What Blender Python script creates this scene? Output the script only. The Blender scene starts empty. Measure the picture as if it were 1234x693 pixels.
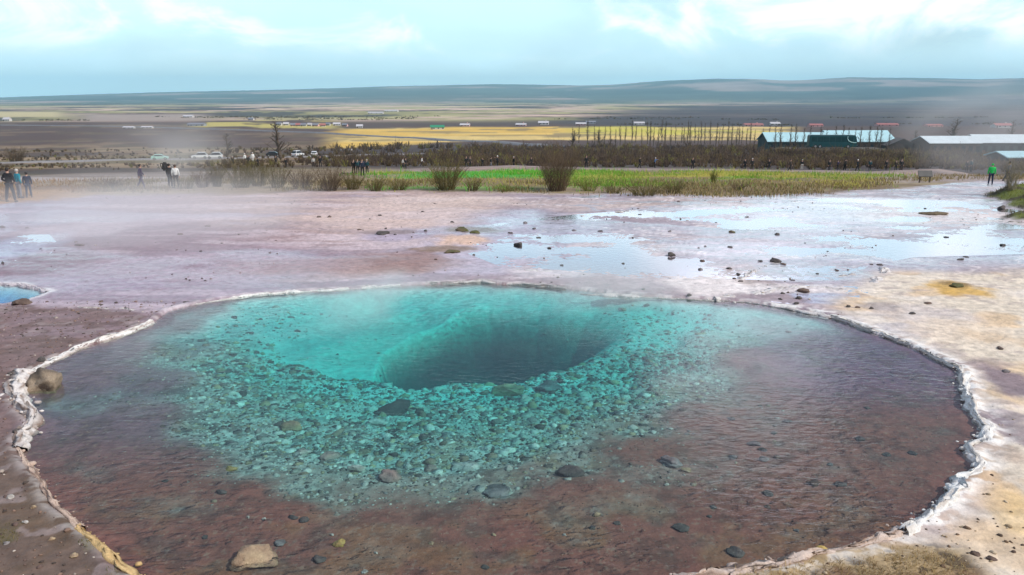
import bpy, bmesh, math, random
import numpy as np
from mathutils import Vector, Matrix

random.seed(7)
RNG = np.random.default_rng(7)
scene = bpy.context.scene
COL = scene.collection
R = math.radians

# ------------------------------------------------------------------ camera model
F_PX, CX, CY = 950.0, 617.0, 346.5
PITCH = R(13.64)
CAM_H = 5.0
SP, CP = math.sin(PITCH), math.cos(PITCH)


def ray(px, py):
    x = (px - CX) / F_PX
    y = -(py - CY) / F_PX
    return (x, CP + y * SP, -SP + y * CP)


def gp(px, py, z=0.0):
    d = ray(px, py)
    t = (z - CAM_H) / d[2]
    return (d[0] * t, d[1] * t)


# ------------------------------------------------------------------ noise
def _hash(ix, iy, seed):
    h = (ix.astype(np.int64) * 374761393 + iy.astype(np.int64) * 668265263 + seed * 974634541) & 0xFFFFFFFF
    h = ((h ^ (h >> 13)) * 1274126177) & 0xFFFFFFFF
    h = h ^ (h >> 16)
    return (h & 0xFFFFFF) / float(0xFFFFFF)


def vnoise(x, y, seed=0):
    ix, iy = np.floor(x), np.floor(y)
    fx, fy = x - ix, y - iy
    fx = fx * fx * (3 - 2 * fx)
    fy = fy * fy * (3 - 2 * fy)
    a = _hash(ix, iy, seed)
    b = _hash(ix + 1, iy, seed)
    c = _hash(ix, iy + 1, seed)
    d = _hash(ix + 1, iy + 1, seed)
    return a + (b - a) * fx + (c - a) * fy + (a - b - c + d) * fx * fy


def fbm(x, y, octv=4, seed=0, gain=0.5):
    s = 0.0
    a = 1.0
    tot = 0.0
    for i in range(octv):
        s = s + a * vnoise(x * 2 ** i + 13.7 * i, y * 2 ** i - 7.3 * i, seed + i * 17)
        tot += a
        a *= gain
    return s / tot


def sstep(a, b, x):
    t = np.clip((x - a) / (b - a), 0, 1)
    return t * t * (3 - 2 * t)


def poly_sdf(x, y, P, closed=True):
    """signed distance to polygon, positive inside."""
    P = np.asarray(P, float)
    n = len(P)
    dmin = np.full(x.shape, 1e18)
    inside = np.zeros(x.shape, bool)
    for i in range(n if closed else n - 1):
        ax, ay = P[i]
        bx, by = P[(i + 1) % n]
        ex, ey = bx - ax, by - ay
        wx, wy = x - ax, y - ay
        t = np.clip((wx * ex + wy * ey) / (ex * ex + ey * ey + 1e-12), 0, 1)
        dx, dy = wx - ex * t, wy - ey * t
        dmin = np.minimum(dmin, dx * dx + dy * dy)
        if closed:
            c = ((ay > y) != (by > y))
            with np.errstate(divide='ignore', invalid='ignore'):
                xi = (bx - ax) * (y - ay) / (by - ay if by != ay else 1e-12) + ax
            inside ^= (c & (x < xi))
    d = np.sqrt(dmin)
    return np.where(inside, d, -d) if closed else d


# ------------------------------------------------------------------ pool outlines (on the ground)
POOL_PX = [(225, 369), (260, 362), (300, 356), (350, 352), (400, 350), (450, 346), (500, 343), (530, 342), (580, 339),
           (600, 342), (640, 344), (680, 347), (720, 351.5), (760, 355.5), (800, 359), (850, 361), (900, 364), (940, 371),
           (980, 377), (1010, 385), (1050, 399), (1090, 414), (1130, 432), (1155, 446), (1162, 462), (1164, 480),
           (1172, 498), (1187, 520), (1183, 533), (1168, 538), (1163, 548), (1177, 560), (1174, 570), (1155, 580),
           (1145, 600), (1125, 618), (1100, 632), (1082, 648), (1050, 656), (1010, 664), (975, 672), (940, 681),
           (890, 692), (800, 708), (600, 722), (400, 724), (250, 712), (170, 700), (148, 690), (135, 680), (120, 662),
           (95, 640), (70, 615), (55, 595), (35, 565), (22, 545), (20, 530), (32, 520), (40, 512), (28, 500),
           (20, 485), (22, 465), (30, 452), (50, 440), (90, 422), (120, 412), (150, 402), (180, 390), (193, 381),
           (205, 374)]
POOL0 = [gp(*p) for p in POOL_PX]


def densify(P, step, closed=True):
    out = []
    n = len(P)
    for i in range(n if closed else n - 1):
        a, b = P[i], P[(i + 1) % n]
        L = math.hypot(b[0] - a[0], b[1] - a[1])
        k = max(1, int(L / step))
        for j in range(k):
            out.append((a[0] + (b[0] - a[0]) * j / k, a[1] + (b[1] - a[1]) * j / k))
    if not closed:
        out.append(P[-1])
    return out


def wobble(P, amp, sc, seed, closed=True):
    A = np.array(P)
    s = A * sc
    nx = fbm(s[:, 0], s[:, 1], 3, seed) - .5
    ny = fbm(s[:, 0] + 55, s[:, 1] + 31, 3, seed + 5) - .5
    A = A + np.stack([nx, ny], 1) * 2 * amp
    return [tuple(p) for p in A]


POOL = wobble(densify(POOL0, 0.15), 0.07, 3.0, 3)
POOL2_PX = [(-260, 352), (-120, 345), (0, 343.5), (25, 344.5), (48, 349), (58, 353), (46, 359), (30, 363), (14, 366), (0, 368.5),
            (-120, 375), (-260, 372)]
POOL2 = wobble(densify([gp(*p) for p in POOL2_PX], 0.3), 0.08, 1.5, 9)

# apparent depth of the bottom (m): (px, py, depth)
DEPTH_PTS = [
    # shallow shelf all round
    (100, 450, .04), (60, 540, .05), (120, 600, .05), (180, 660, .06), (300, 660, .06), (450, 650, .05), (620, 640, .05), (450, 626, .055), (350, 620, .05), (540, 624, .055), (630, 606, .06), (700, 585, .06), (280, 600, .045), (500, 690, .05), (300, 700, .05),
    (760, 630, .06), (900, 640, .05), (1000, 620, .05), (1080, 580, .05), (1130, 500, .05), (1060, 450, .05),
    (960, 560, .06), (860, 560, .07), (960, 470, .06), (1000, 410, .06), (930, 390, .08), (800, 560, .08), (730, 600, .07),
    (150, 420, .05), (220, 390, .05), (160, 500, .06), (210, 560, .07), (250, 610, .07), (200, 455, .08), (700, 690, .06),
    (250, 372, .05), (880, 372, .09), (905, 430, .06), (850, 500, .06), (790, 540, .06), (150, 560, .05), (1040, 520, .05),
    # rubble
    (260, 470, .16), (300, 520, .15), (330, 560, .14), (380, 590, .13), (450, 600, .12), (530, 600, .12), (600, 590, .13),
    (680, 560, .11), (760, 510, .13), (815, 460, .12), (850, 410, .14), (330, 480, .24), (380, 530, .22), (450, 550, .20),
    (550, 550, .20), (640, 530, .21), (720, 490, .23), (800, 440, .26), (400, 490, .30), (480, 500, .30), (560, 500, .30),
    (640, 485, .30), (720, 465, .30), (240, 420, .14), (290, 400, .22), (280, 440, .24), (340, 450, .32),
    # lip of the hole
    (395, 470, .38), (450, 475, .40), (520, 475, .40), (600, 473, .40), (680, 462, .38), (750, 445, .36), (800, 418, .36),
    # left ledge
    (340, 400, .38), (370, 420, .50), (400, 430, .62), (430, 450, .60), (425, 435, .72), (440, 420, .72), (450, 400, .70), (500, 392, .70), (390, 385, .50),
    (330, 372, .22), (420, 362, .30), (360, 430, .45), (420, 400, .60), (380, 375, .36), (450, 380, .60),
    # back slope, seen almost face on
    (400, 353, .10), (480, 350, .14), (480, 360, .30), (480, 370, .45), (540, 346, .08), (540, 352, .12), (540, 361, .30), (540, 371, .46), (600, 348, .09), (600, 356, .17), (600, 363, .32), (600, 371, .46),
    (660, 352, .11), (660, 358, .20), (660, 365, .33), (660, 372, .46), (720, 359, .16), (720, 367, .32), (720, 376, .48), (780, 364, .16), (780, 372, .30), (790, 382, .42), (830, 372, .2), (825, 390, .34),
]
DP = np.array([(*gp(px, py, -d), d) for px, py, d in DEPTH_PTS])
PIT_PX = [(449, 457, .45), (456, 440, .75), (468, 425, .75), (505, 407, .75), (540, 398, .74), (562, 389, .74), (590, 382, .64), (650, 380, .60), (715, 384, .56),
          (750, 393, .50), (758, 406, .45), (730, 424, .42), (700, 441, .4), (650, 454, .4), (600, 462, .4), (540, 462, .4), (490, 468, .4)]
PIT = [gp(px, py, -d) for px, py, d in PIT_PX]


def pool_depth(x, y, d):
    """x,y inside pool, d = distance to shore"""
    w = 0.0
    s = 0.0
    for (cx, cy, dd) in DP:
        r2 = (x - cx) ** 2 + (y - cy) ** 2 + 0.12
        ww = 1.0 / (r2 * r2)
        w = w + ww
        s = s + ww * dd
    D = s / w
    D = D * (0.25 + 0.75 * sstep(0, 0.55, d)) + 0.02
    # uneven bottom
    D = D + (fbm(x * 1.1, y * 1.1, 4, 21) - .5) * 0.10 * sstep(.05, .3, D) * (1 - .7 * sstep(17, 19, y))
    D = D + (fbm(x * 2.3, y * 2.3, 3, 23) - .5) * 0.03
    ps = poly_sdf(x, y, PIT) + (fbm(x * 1.6, y * 1.6, 3, 22) - .5) * 0.3 * (1 - sstep(16.5, 18.5, y))
    rt = sstep(-1.2, 2.2, x)
    wall = .55 + 2.0 * rt
    D = D + sstep(0, 1, (ps + .06 + .25 * rt) / wall) * 1.7 + sstep(.4, 1.8, ps) * 1.2
    return np.maximum(D, 0.018)


# ------------------------------------------------------------------ terrain height
PROF = np.array([(-400, 34), (-60, 9), (-20, 5), (-3, 3.75), (0, 3.4), (2, 2.2), (4, .95), (5.6, .22), (6.8, .06), (9, .05), (40, .06), (45, 0),
                 (60, -.8), (92, -3.2), (130, -5.6), (180, -8.8), (260, -13), (340, -16), (450, -18.5), (700, -21),
                 (1200, -23), (3000, -27), (5000, -30), (14000, -30)], float)
SKY_PX = [(-3000, 112), (-800, 117), (-300, 118), (0, 117), (100, 114), (200, 111), (330, 108.5), (420, 106), (470, 104), (600, 101.5), (700, 103),
          (740, 102), (790, 98), (860, 95.5), (900, 96), (950, 98), (985, 97), (1020, 95), (1100, 96), (1180, 98), (1234, 97), (1600, 95), (4000, 100)]
SKY_PX = np.array(SKY_PX, float)


def bearing_px(x, y):
    return CX + F_PX / CP * x / np.maximum(y, 1e-3)


def base_z(x, y):
    r = np.hypot(x, y)
    yy = np.where(y > 0, np.where(y > 60, y * .5 + r * .5, y), y)
    z = np.interp(yy, PROF[:, 0], PROF[:, 1])
    # right hand mossy bank
    return z


def hills(x, y):
    r = np.hypot(x, y)
    bp = np.where(y > 200, bearing_px(x, y), 600)
    sk = np.interp(bp, SKY_PX[:, 0], SKY_PX[:, 1])
    top = (116 - sk) / F_PX * 9500 * .92 + 32
    m = sstep(3600, 9500, r)
    m2 = sstep(9500, 12500, r)
    n = fbm(x / 1500, y / 900, 4, 61) - .5
    far = m * top * (1 + n * .10) - m2 * top * .5
    near = sstep(2600, 4500, r) * (1 - sstep(4500, 6500, r)) * np.clip(fbm(x / 2600, y / 1300, 3, 66) - .38, 0, 1) * 55
    return np.where(r > 2500, far + near * .25, 0.0)


MOSS_PX = [(1186, 236), (1200, 231), (1234, 226), (1400, 214), (1700, 230), (1500, 262), (1234, 254), (1215, 248), (1200, 243)]
MOSS = [gp(*p) for p in MOSS_PX]
MOSS2_PX = [(1206, 264), (1225, 259), (1300, 258), (1320, 270), (1234, 268)]
MOSS2 = [gp(*p) for p in MOSS2_PX]
DAMP_PX = {}


def height(x, y, full=False):
    x = np.asarray(x, float)
    y = np.asarray(y, float)
    z = base_z(x, y)
    r = np.hypot(x, y)
    z = z + hills(x, y)
    near = r < 75
    # gentle unevenness
    amp = np.interp(r, [0, 8, 25, 45, 90, 300, 1200, 4000], [.05, .03, .05, .12, .35, .9, 2.0, 6.0])
    sc = np.interp(r, [0, 25, 60, 300, 1200, 4000], [1.2, .6, .35, .05, .012, .004])
    lg = np.where(r < 60, fbm(x * .55, y * .8, 4, 31), np.where(r < 500, fbm(x * .09, y * .12, 4, 33), fbm(x * .008, y * .012, 4, 34)))
    z = z + (lg - .5) * amp * (r > 2)
    dpool = np.full(x.shape, -99.0)
    dpool2 = np.full(x.shape, -99.0)
    D = np.zeros(x.shape)
    if near.any():
        xn, yn = x[near], y[near]
        # terracettes on the flats
        t = fbm(xn * .9, yn * 1.6, 3, 41)
        zz = z[near] + (np.abs((t * 9) % 1 - .5) - .25) * .035 * sstep(8, 14, yn)
        zz = zz + (fbm(xn * .30, yn * .55, 3, 47) - .5) * .11 * sstep(21, 25, yn) * (1 - sstep(38, 42, yn))
        zz = zz + (fbm(xn * 5, yn * 5, 3, 43) - .5) * (.03 - .018 * sstep(19, 22, yn))
        d = poly_sdf(xn, yn, POOL)
        d2 = poly_sdf(xn, yn, POOL2)
        # stay above the water on land near the shore
        land = np.maximum(zz, .012 + .05 * sstep(0, .6, -d) * 0.8)
        lip = .045 * np.exp(-((d + .10) / .10) ** 2)
        land = np.where(d > -1.5, land * sstep(0.0, .5, -d) + .02 * (1 - sstep(0, .5, -d)) + lip, zz)
        land = np.where(d2 > -1.2, np.maximum(land, .02), land)
        pd = np.zeros(xn.shape)
        ins = d > 0
        if ins.any():
            pd[ins] = pool_depth(xn[ins], yn[ins], d[ins])
        ins2 = d2 > 0
        pd2 = .05 + .9 * sstep(0, 1.6, d2)
        zz = np.where(ins, -pd * sstep(0, .04, d) + 0.0, land)
        zz = np.where(ins2, -pd2, zz)
        # mossy bank
        m = poly_sdf(xn, yn, MOSS) + (fbm(xn * .8, yn * .8, 3, 44) - .5) * 1.2
        zz = zz + sstep(-.1, 1.2, m) * (.35 + .3 * (fbm(xn * .9, yn * .9, 3, 45) - .3))
        m = poly_sdf(xn, yn, MOSS2) + (fbm(xn * .8, yn * .8, 3, 46) - .5) * .8
        zz = zz + sstep(0, .7, m) * .25
        # near bank bottom right
        z[near] = zz
        dpool[near] = d
        dpool2[near] = d2
        D[near] = pd
    if full:
        return z, dpool, dpool2, D
    return z


def H1(x, y):
    return float(height(np.array([x]), np.array([y]))[0])


def gpt(px, py):
    """ray against the terrain (far ground included)"""
    d = ray(px, py)
    ts = np.geomspace(6, 9000, 3000)
    x, y, z = d[0] * ts, d[1] * ts, CAM_H + d[2] * ts
    g = base_z(x, y)
    k = int(np.argmax(z < g))
    return float(x[k]), float(y[k]), H1(x[k], y[k])


# ------------------------------------------------------------------ materials
def new_mat(name):
    m = bpy.data.materials.new(name)
    m.use_nodes = True
    nt = m.node_tree
    b = nt.nodes['Principled BSDF']
    return m, nt, b


def N(nt, t, **kw):
    n = nt.nodes.new(t)
    for k, v in kw.items():
        setattr(n, k, v)
    return n


def mat(name, col, rough=.7, var=.25, scale=6.0, bump=.0, bscale=30, metallic=0.0, spec=.5):
    m, nt, b = new_mat(name)
    tc = N(nt, 'ShaderNodeTexCoord')
    nz = N(nt, 'ShaderNodeTexNoise')
    nz.inputs['Scale'].default_value = scale
    nz.inputs['Detail'].default_value = 5
    nt.links.new(tc.outputs['Object'], nz.inputs['Vector'])
    mr = N(nt, 'ShaderNodeMapRange')
    mr.inputs['To Min'].default_value = 1 - var
    mr.inputs['To Max'].default_value = 1 + var
    mr.inputs['From Min'].default_value = .3
    mr.inputs['From Max'].default_value = .7
    nt.links.new(nz.outputs['Fac'], mr.inputs['Value'])
    mx = N(nt, 'ShaderNodeVectorMath', operation='SCALE')
    mx.inputs[0].default_value = col
    nt.links.new(mr.outputs['Result'], mx.inputs['Scale'])
    nt.links.new(mx.outputs['Vector'], b.inputs['Base Color'])
    b.inputs['Roughness'].default_value = rough
    b.inputs['Metallic'].default_value = metallic
    b.inputs['Specular IOR Level'].default_value = spec
    if bump:
        n2 = N(nt, 'ShaderNodeTexNoise')
        n2.inputs['Scale'].default_value = bscale
        n2.inputs['Detail'].default_value = 6
        nt.links.new(tc.outputs['Object'], n2.inputs['Vector'])
        bp = N(nt, 'ShaderNodeBump')
        bp.inputs['Strength'].default_value = bump
        bp.inputs['Distance'].default_value = .02
        nt.links.new(n2.outputs['Fac'], bp.inputs['Height'])
        nt.links.new(bp.outputs['Normal'], b.inputs['Normal'])
    return m


def attr_mat(name, rough=.8, bump=.5, bscale=25, var=.2, vscale=8, spec=.4, wet=False, dist=.02):
    """albedo from the mesh's own colour attribute (alpha = wetness)"""
    m, nt, b = new_mat(name)
    at = N(nt, 'ShaderNodeAttribute', attribute_name='alb')
    tc = N(nt, 'ShaderNodeTexCoord')
    n1 = N(nt, 'ShaderNodeTexNoise')
    n1.inputs['Scale'].default_value = vscale
    n1.inputs['Detail'].default_value = 8
    n1.inputs['Roughness'].default_value = .72
    nt.links.new(tc.outputs['Object'], n1.inputs['Vector'])
    mr = N(nt, 'ShaderNodeMapRange')
    mr.inputs['From Min'].default_value = .3
    mr.inputs['From Max'].default_value = .7
    mr.inputs['To Min'].default_value = 1 - var
    mr.inputs['To Max'].default_value = 1 + var
    nt.links.new(n1.outputs['Fac'], mr.inputs['Value'])
    mx = N(nt, 'ShaderNodeVectorMath', operation='SCALE')
    nt.links.new(at.outputs['Color'], mx.inputs[0])
    nt.links.new(mr.outputs['Result'], mx.inputs['Scale'])
    nt.links.new(mx.outputs['Vector'], b.inputs['Base Color'])
    b.inputs['Specular IOR Level'].default_value = spec
    b.inputs['Roughness'].default_value = rough
    n2 = N(nt, 'ShaderNodeTexNoise')
    n2.inputs['Scale'].default_value = bscale
    n2.inputs['Detail'].default_value = 7
    n2.inputs['Roughness'].default_value = .6
    nt.links.new(tc.outputs['Object'], n2.inputs['Vector'])
    bp = N(nt, 'ShaderNodeBump')
    bp.inputs['Strength'].default_value = bump
    bp.inputs['Distance'].default_value = dist
    nt.links.new(n2.outputs['Fac'], bp.inputs['Height'])
    nt.links.new(bp.outputs['Normal'], b.inputs['Normal'])
    if wet:
        rr = N(nt, 'ShaderNodeMapRange')
        rr.inputs['To Min'].default_value = rough
        rr.inputs['To Max'].default_value = .13
        nt.links.new(at.outputs['Alpha'], rr.inputs['Value'])
        nt.links.new(rr.outputs['Result'], b.inputs['Roughness'])
        bs = N(nt, 'ShaderNodeMapRange')
        bs.inputs['To Min'].default_value = bump
        bs.inputs['To Max'].default_value = bump * .18
        nt.links.new(at.outputs['Alpha'], bs.inputs['Value'])
        nt.links.new(bs.outputs['Result'], bp.inputs['Strength'])
    return m


# ------------------------------------------------------------------ object helpers
def tag(o, label=None, cat=None, group=None, kind=None):
    if label:
        o['label'] = label
    if cat:
        o['category'] = cat
    if group:
        o['group'] = group
    if kind:
        o['kind'] = kind
    return o


def link(name, me, m=None, parent=None):
    o = bpy.data.objects.new(name, me)
    COL.objects.link(o)
    if m is not None and len(me.materials) == 0:
        me.materials.append(m)
    if parent is not None:
        o.parent = parent
    return o


def empty(name, loc, rz=0, label=None, cat=None, group=None):
    o = bpy.data.objects.new(name, None)
    o.empty_display_size = .3
    COL.objects.link(o)
    o.location = loc
    o.rotation_euler = (0, 0, rz)
    return tag(o, label, cat, group)


def np_mesh(name, V, faces, smooth=False, colors=None):
    """faces: (n,k) array of one face size or list of arrays"""
    me = bpy.data.meshes.new(name)
    if not isinstance(faces, list):
        faces = [faces]
    faces = [np.asarray(f, dtype=np.int32) for f in faces if len(f)]
    V = np.asarray(V, dtype=np.float32)
    me.vertices.add(len(V))
    me.vertices.foreach_set('co', V.ravel())
    nl = sum(f.size for f in faces)
    nf = sum(len(f) for f in faces)
    me.loops.add(nl)
    me.loops.foreach_set('vertex_index', np.concatenate([f.ravel() for f in faces]))
    me.polygons.add(nf)
    starts = []
    s = 0
    for f in faces:
        k = f.shape[1]
        starts.append(s + np.arange(len(f)) * k)
        s += f.size
    me.polygons.foreach_set('loop_start', np.concatenate(starts).astype(np.int32))
    if smooth:
        me.polygons.foreach_set('use_smooth', np.ones(nf, bool))
    me.update(calc_edges=True)
    me.validate()
    if colors is not None:
        a = me.color_attributes.new('alb', 'FLOAT_COLOR', 'POINT')
        c = np.ones((len(V), 4), np.float32)
        c[:, :colors.shape[1]] = colors
        a.data.foreach_set('color', c.ravel())
    return me


def bm_mesh(name, bm, smooth=False):
    bmesh.ops.recalc_face_normals(bm, faces=bm.faces)
    me = bpy.data.meshes.new(name)
    bm.to_mesh(me)
    bm.free()
    if smooth:
        me.polygons.foreach_set('use_smooth', np.ones(len(me.polygons), bool))
    return me


def copy_tree(o, parent=None):
    c = o.copy()
    COL.objects.link(c)
    if parent is not None:
        c.parent = parent
    for ch in list(o.children):
        copy_tree(ch, c)
    return c


def prisms(segs, sides=3):
    """segs: array (n, 8): p0 xyz, p1 xyz, r0, r1 -> verts, quads"""
    S = np.asarray(segs, float)
    n = len(S)
    p0, p1 = S[:, :3], S[:, 3:6]
    d = p1 - p0
    d /= (np.linalg.norm(d, axis=1, keepdims=True) + 1e-9)
    ref = np.where(np.abs(d[:, 2:3]) > .9, np.array([[1., 0, 0]]), np.array([[0, 0, 1.]]))
    a = np.cross(d, ref)
    a /= (np.linalg.norm(a, axis=1, keepdims=True) + 1e-9)
    b = np.cross(d, a)
    V = np.zeros((n, 2 * sides, 3))
    for k in range(sides):
        c, s = math.cos(2 * math.pi * k / sides), math.sin(2 * math.pi * k / sides)
        off = a * c + b * s
        V[:, k] = p0 + off * S[:, 6:7]
        V[:, sides + k] = p1 + off * S[:, 7:8]
    base = (np.arange(n) * 2 * sides)[:, None]
    F = []
    for k in range(sides):
        k2 = (k + 1) % sides
        F.append(base + np.array([[k, k2, sides + k2, sides + k]]))
    F = np.concatenate(F)
    return V.reshape(-1, 3), F


# ================================================================== TERRAIN SHEET
def build_ground():
    az = np.concatenate([np.linspace(-180, -70, 45, endpoint=False), np.linspace(-70, -40, 70, endpoint=False),
                         np.linspace(-40, 40, 760, endpoint=False), np.linspace(40, 70, 70, endpoint=False), np.linspace(70, 180, 45)])
    az = np.radians(az)
    dep = np.concatenate([np.linspace(75, 34.5, 40, endpoint=False), np.linspace(34.5, 6.5, 560, endpoint=False),
                          np.linspace(6.5, 1.4, 170, endpoint=False)])
    # flat-ground equivalent radii for each depression
    r = 5.0 / np.tan(np.radians(dep))
    r = np.concatenate([[.02], r, np.geomspace(r[-1] * 1.03, 2500, 70, endpoint=False), np.geomspace(2500, 13500, 70)])
    nr, na = len(r), len(az)
    Rr, A = np.meshgrid(r, az, indexing='ij')
    x = (Rr * np.sin(A)).ravel()
    y = (Rr * np.cos(A)).ravel()
    z, d, d2, D = height(x, y, True)
    V = np.stack([x, y, z], 1)
    i = np.arange(nr - 1)[:, None] * na
    j = np.arange(na - 1)[None, :]
    q = np.stack([i + j, i + na + j, i + na + j + 1, i + j + 1], -1).reshape(-1, 4)
    col = ground_color(x, y, z, d, d2, D)
    me = np_mesh('ground', V, q, smooth=True, colors=col)
    o = link('ground', me, attr_mat('ground_sinter_and_soil', rough=.85, bump=.7, bscale=7, var=.30, vscale=5, wet=True, dist=.05))
    tag(o, kind='structure')
    return o


def blob(x, y, px, py, rx, ry, seed=0, nz=.5, soft=.35):
    """soft patch on the ground; centre and size read off the photograph, laid out in metres"""
    cx, cy = gp(px, py)
    sx = rx / F_PX * (cy * CP + 5 * SP)
    y0 = gp(px, py - ry)[1] if py - ry > 130 else cy * 1.5
    y1 = gp(px, py + ry)[1]
    sy = max(.05, (y0 - y1) / 2)
    q = np.sqrt(((x - cx) / sx) ** 2 + ((y - cy) / sy) ** 2)
    m = np.abs(x - cx) < sx * 2.2
    n = np.zeros(x.shape)
    n[m] = fbm(x[m] / sx * 1.6 + seed * 3.1, y[m] / sy * 1.6, 4, seed + 300) - .5
    q = q + n * nz * 2
    return 1 - sstep(1 - soft, 1 + soft, q)


def C(r, g, b):
    """sRGB 0-255 appearance -> linear"""
    return np.array([((c / 255) / 12.92 if c / 255 < .04045 else ((c / 255 + .055) / 1.055) ** 2.4) for c in (r, g, b)])


def mixc(c, col, m):
    return c + (np.asarray(col)[None, :] - c) * m[:, None]


def ground_color(x, y, z, d, d2, D):
    n = len(x)
    r = np.hypot(x, y)
    bp = np.where(y > 1, CX + F_PX * x / (np.maximum(y, 1) * CP + (5 - z) * SP), np.where(x > 0, 2500, -2500))
    col = np.zeros((n, 3))
    wet = np.zeros(n)
    # ---------------- near flats (y < 44)
    nb = r < 110
    X, Y, B = x[nb], y[nb], bp[nb]
    c = np.tile(np.array([.33, .275, .31]), (len(X), 1))        # grey sinter, the sky's lavender tint put into its colour
    w = np.full(len(X), .35)
    f1 = fbm(X * .35, Y * .55, 5, 101)
    f2 = fbm(X * .12, Y * .3, 4, 102)
    f3 = fbm(X * 1.6, Y * 2.6, 4, 103)
    f4 = fbm(X * .22, Y * 1.3, 5, 104)          # long streaks across
    f5 = fbm(X * 5, Y * 8, 3, 105)
    # warm beige far left/middle flats
    bw = sstep(60, 330, B) * (1 - sstep(540, 660, B)) * sstep(24, 28, Y)
    c = mixc(c, (.46, .36, .30), bw * .9)
    w = w - bw * .25
    # mauve mud on the left
    ml = (1 - sstep(200, 480, B)) * (1 - sstep(27, 34, Y + (f1 - .5) * 12))
    c = mixc(c, (.26, .18, .205), ml)
    w = w + ml * .2
    # pale wet flats to the right, bluish
    br = sstep(780, 1000, B + (f2 - .5) * 300) * sstep(21, 25, Y)
    c = mixc(c, (.44, .44, .48), br * .9)
    w = w + br * .3
    # streaks, white crusts and darker mud
    c = mixc(c, (.62, .56, .56), sstep(.53, .68, f4) * .6)
    c = mixc(c, (.34, .28, .29), (1 - sstep(.34, .46, f4)) * .65)
    w = w - sstep(.52, .66, f4) * .2
    wetpatch = sstep(.50, .60, f2 * .6 + f1 * .4) * sstep(16, 22, Y)
    w = w + wetpatch * .45
    c = mixc(c, (.44, .43, .50), wetpatch * .45)
    # centre wet lavender sheet behind the pool
    for (px, py, rx, ry, cc, k, ww) in [
            (640, 285, 110, 26, (.45, .44, .52), .8, .5), (580, 315, 70, 14, (.56, .53, .60), .7, .4),
            (480, 285, 40, 8, (.42, .38, .45), .8, .5),
            (430, 322, 110, 14, (.36, .25, .21), .85, -.1), (330, 322, 60, 12, (.42, .30, .26), .6, -.1), (490, 318, 36, 12, (.30, .20, .17), .7, -.1),
            (555, 291, 30, 7, (.66, .48, .34), .9, -.2), (535, 302, 34, 4, (.24, .17, .10), .8, -.2),
            (470, 282, 34, 3, (.22, .17, .14), .7, -.2), (570, 279, 36, 4, (.20, .17, .10), .75, -.2),
            (470, 262, 120, 14, (.70, .58, .48), .6, -.3), (520, 244, 110, 7, (.66, .56, .47), .6, -.2),
            (20, 300, 40, 22, (.40, .42, .56), .7, .5), (90, 280, 60, 10, (.62, .56, .56), .7, 0), (55, 318, 60, 12, (.24, .17, .19), .8, .1),
            (160, 265, 120, 7, (.62, .56, .58), .6, 0), (260, 320, 140, 22, (.36, .29, .33), .5, .3), (110, 345, 90, 10, (.36, .31, .38), .6, .3),
            (740, 300, 60, 14, (.64, .58, .55), .6, -.1), (800, 330, 110, 14, (.60, .54, .55), .6, 0), (660, 330, 50, 8, (.74, .70, .70), .8, -.1),
            (860, 345, 60, 12, (.78, .75, .72), .8, -.2), (980, 262, 160, 16, (.66, .70, .76), .8, .4), (1130, 262, 90, 12, (.80, .72, .66), .55, .1),
            (1000, 300, 120, 16, (.50, .50, .57), .6, .5), (1150, 300, 100, 14, (.44, .47, .56), .75, .5), (910, 305, 90, 9, (.62, .60, .66), .6, .3),
            (965, 330, 70, 10, (.40, .46, .50), .85, .6), (1000, 362, 40, 8, (.34, .38, .50), .9, .6), (955, 350, 90, 6, (.78, .76, .74), .6, 0),
            (900, 333, 22, 12, (.34, .27, .24), .6, 0), (1040, 245, 140, 6, (.78, .80, .84), .8, .3),
            (700, 247, 90, 7, (.50, .42, .36), .5, -.1), (830, 246, 80, 6, (.40, .31, .27), .6, 0)]:
        m = blob(X, Y, px, py, rx, ry, int(px + py)) * k
        c = mixc(c, cc, m)
        w = w + m * ww
    rg = np.abs(fbm(X * .42, Y * .75, 4, 161) - .5)
    c = mixc(c, (.74, .70, .69), (1 - sstep(.004, .022, rg)) * sstep(20, 24, Y) * sstep(500, 760, B) * .75)
    rg2 = np.abs(fbm(X * .16 + 7, Y * .34, 5, 162) - .5)
    chn = (1 - sstep(.012, .035, rg2)) * sstep(20, 24, Y) * sstep(560, 700, B)
    c = mixc(c, (.36, .37, .43), chn * .7)
    w = w + chn * .6
    crk = 1 - sstep(.004, .014, np.abs(fbm(X * 1.5, Y * 2.2, 4, 163) - .5))
    c = mixc(c, (.20, .155, .15), crk * .35)
    tone = sstep(420, 760, B)[:, None]
    c = c * (np.array([[1.06, .98, 1.04]]) * (1 - tone) + np.array([[1.12, 1.06, 1.05]]) * tone)
    # cream, orange stained sinter on the right
    right_px = [(1000, 372), (1040, 345), (1062, 330), (1120, 330), (1234, 326), (1900, 330), (2600, 500), (3000, 760), (1000, 760), (960, 690), (1090, 655),
                (1170, 560), (1180, 500), (1150, 440), (1080, 405)]
    m = sstep(-.5, .5, poly_sdf(X, Y, [gp(*p) for p in right_px]) + (f1 - .5) * 1.2)
    cr = np.tile(np.array([.74, .63, .50]), (len(X), 1))
    cr = mixc(cr, (.80, .70, .60), sstep(.45, .62, f1))
    cr = mixc(cr, (.68, .43, .20), sstep(.50, .66, fbm(X * .8 + 3, Y * .8, 4, 111)) * .5)
    cr = mixc(cr, (.42, .34, .31), sstep(.62, .72, f3) * .6)
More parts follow.
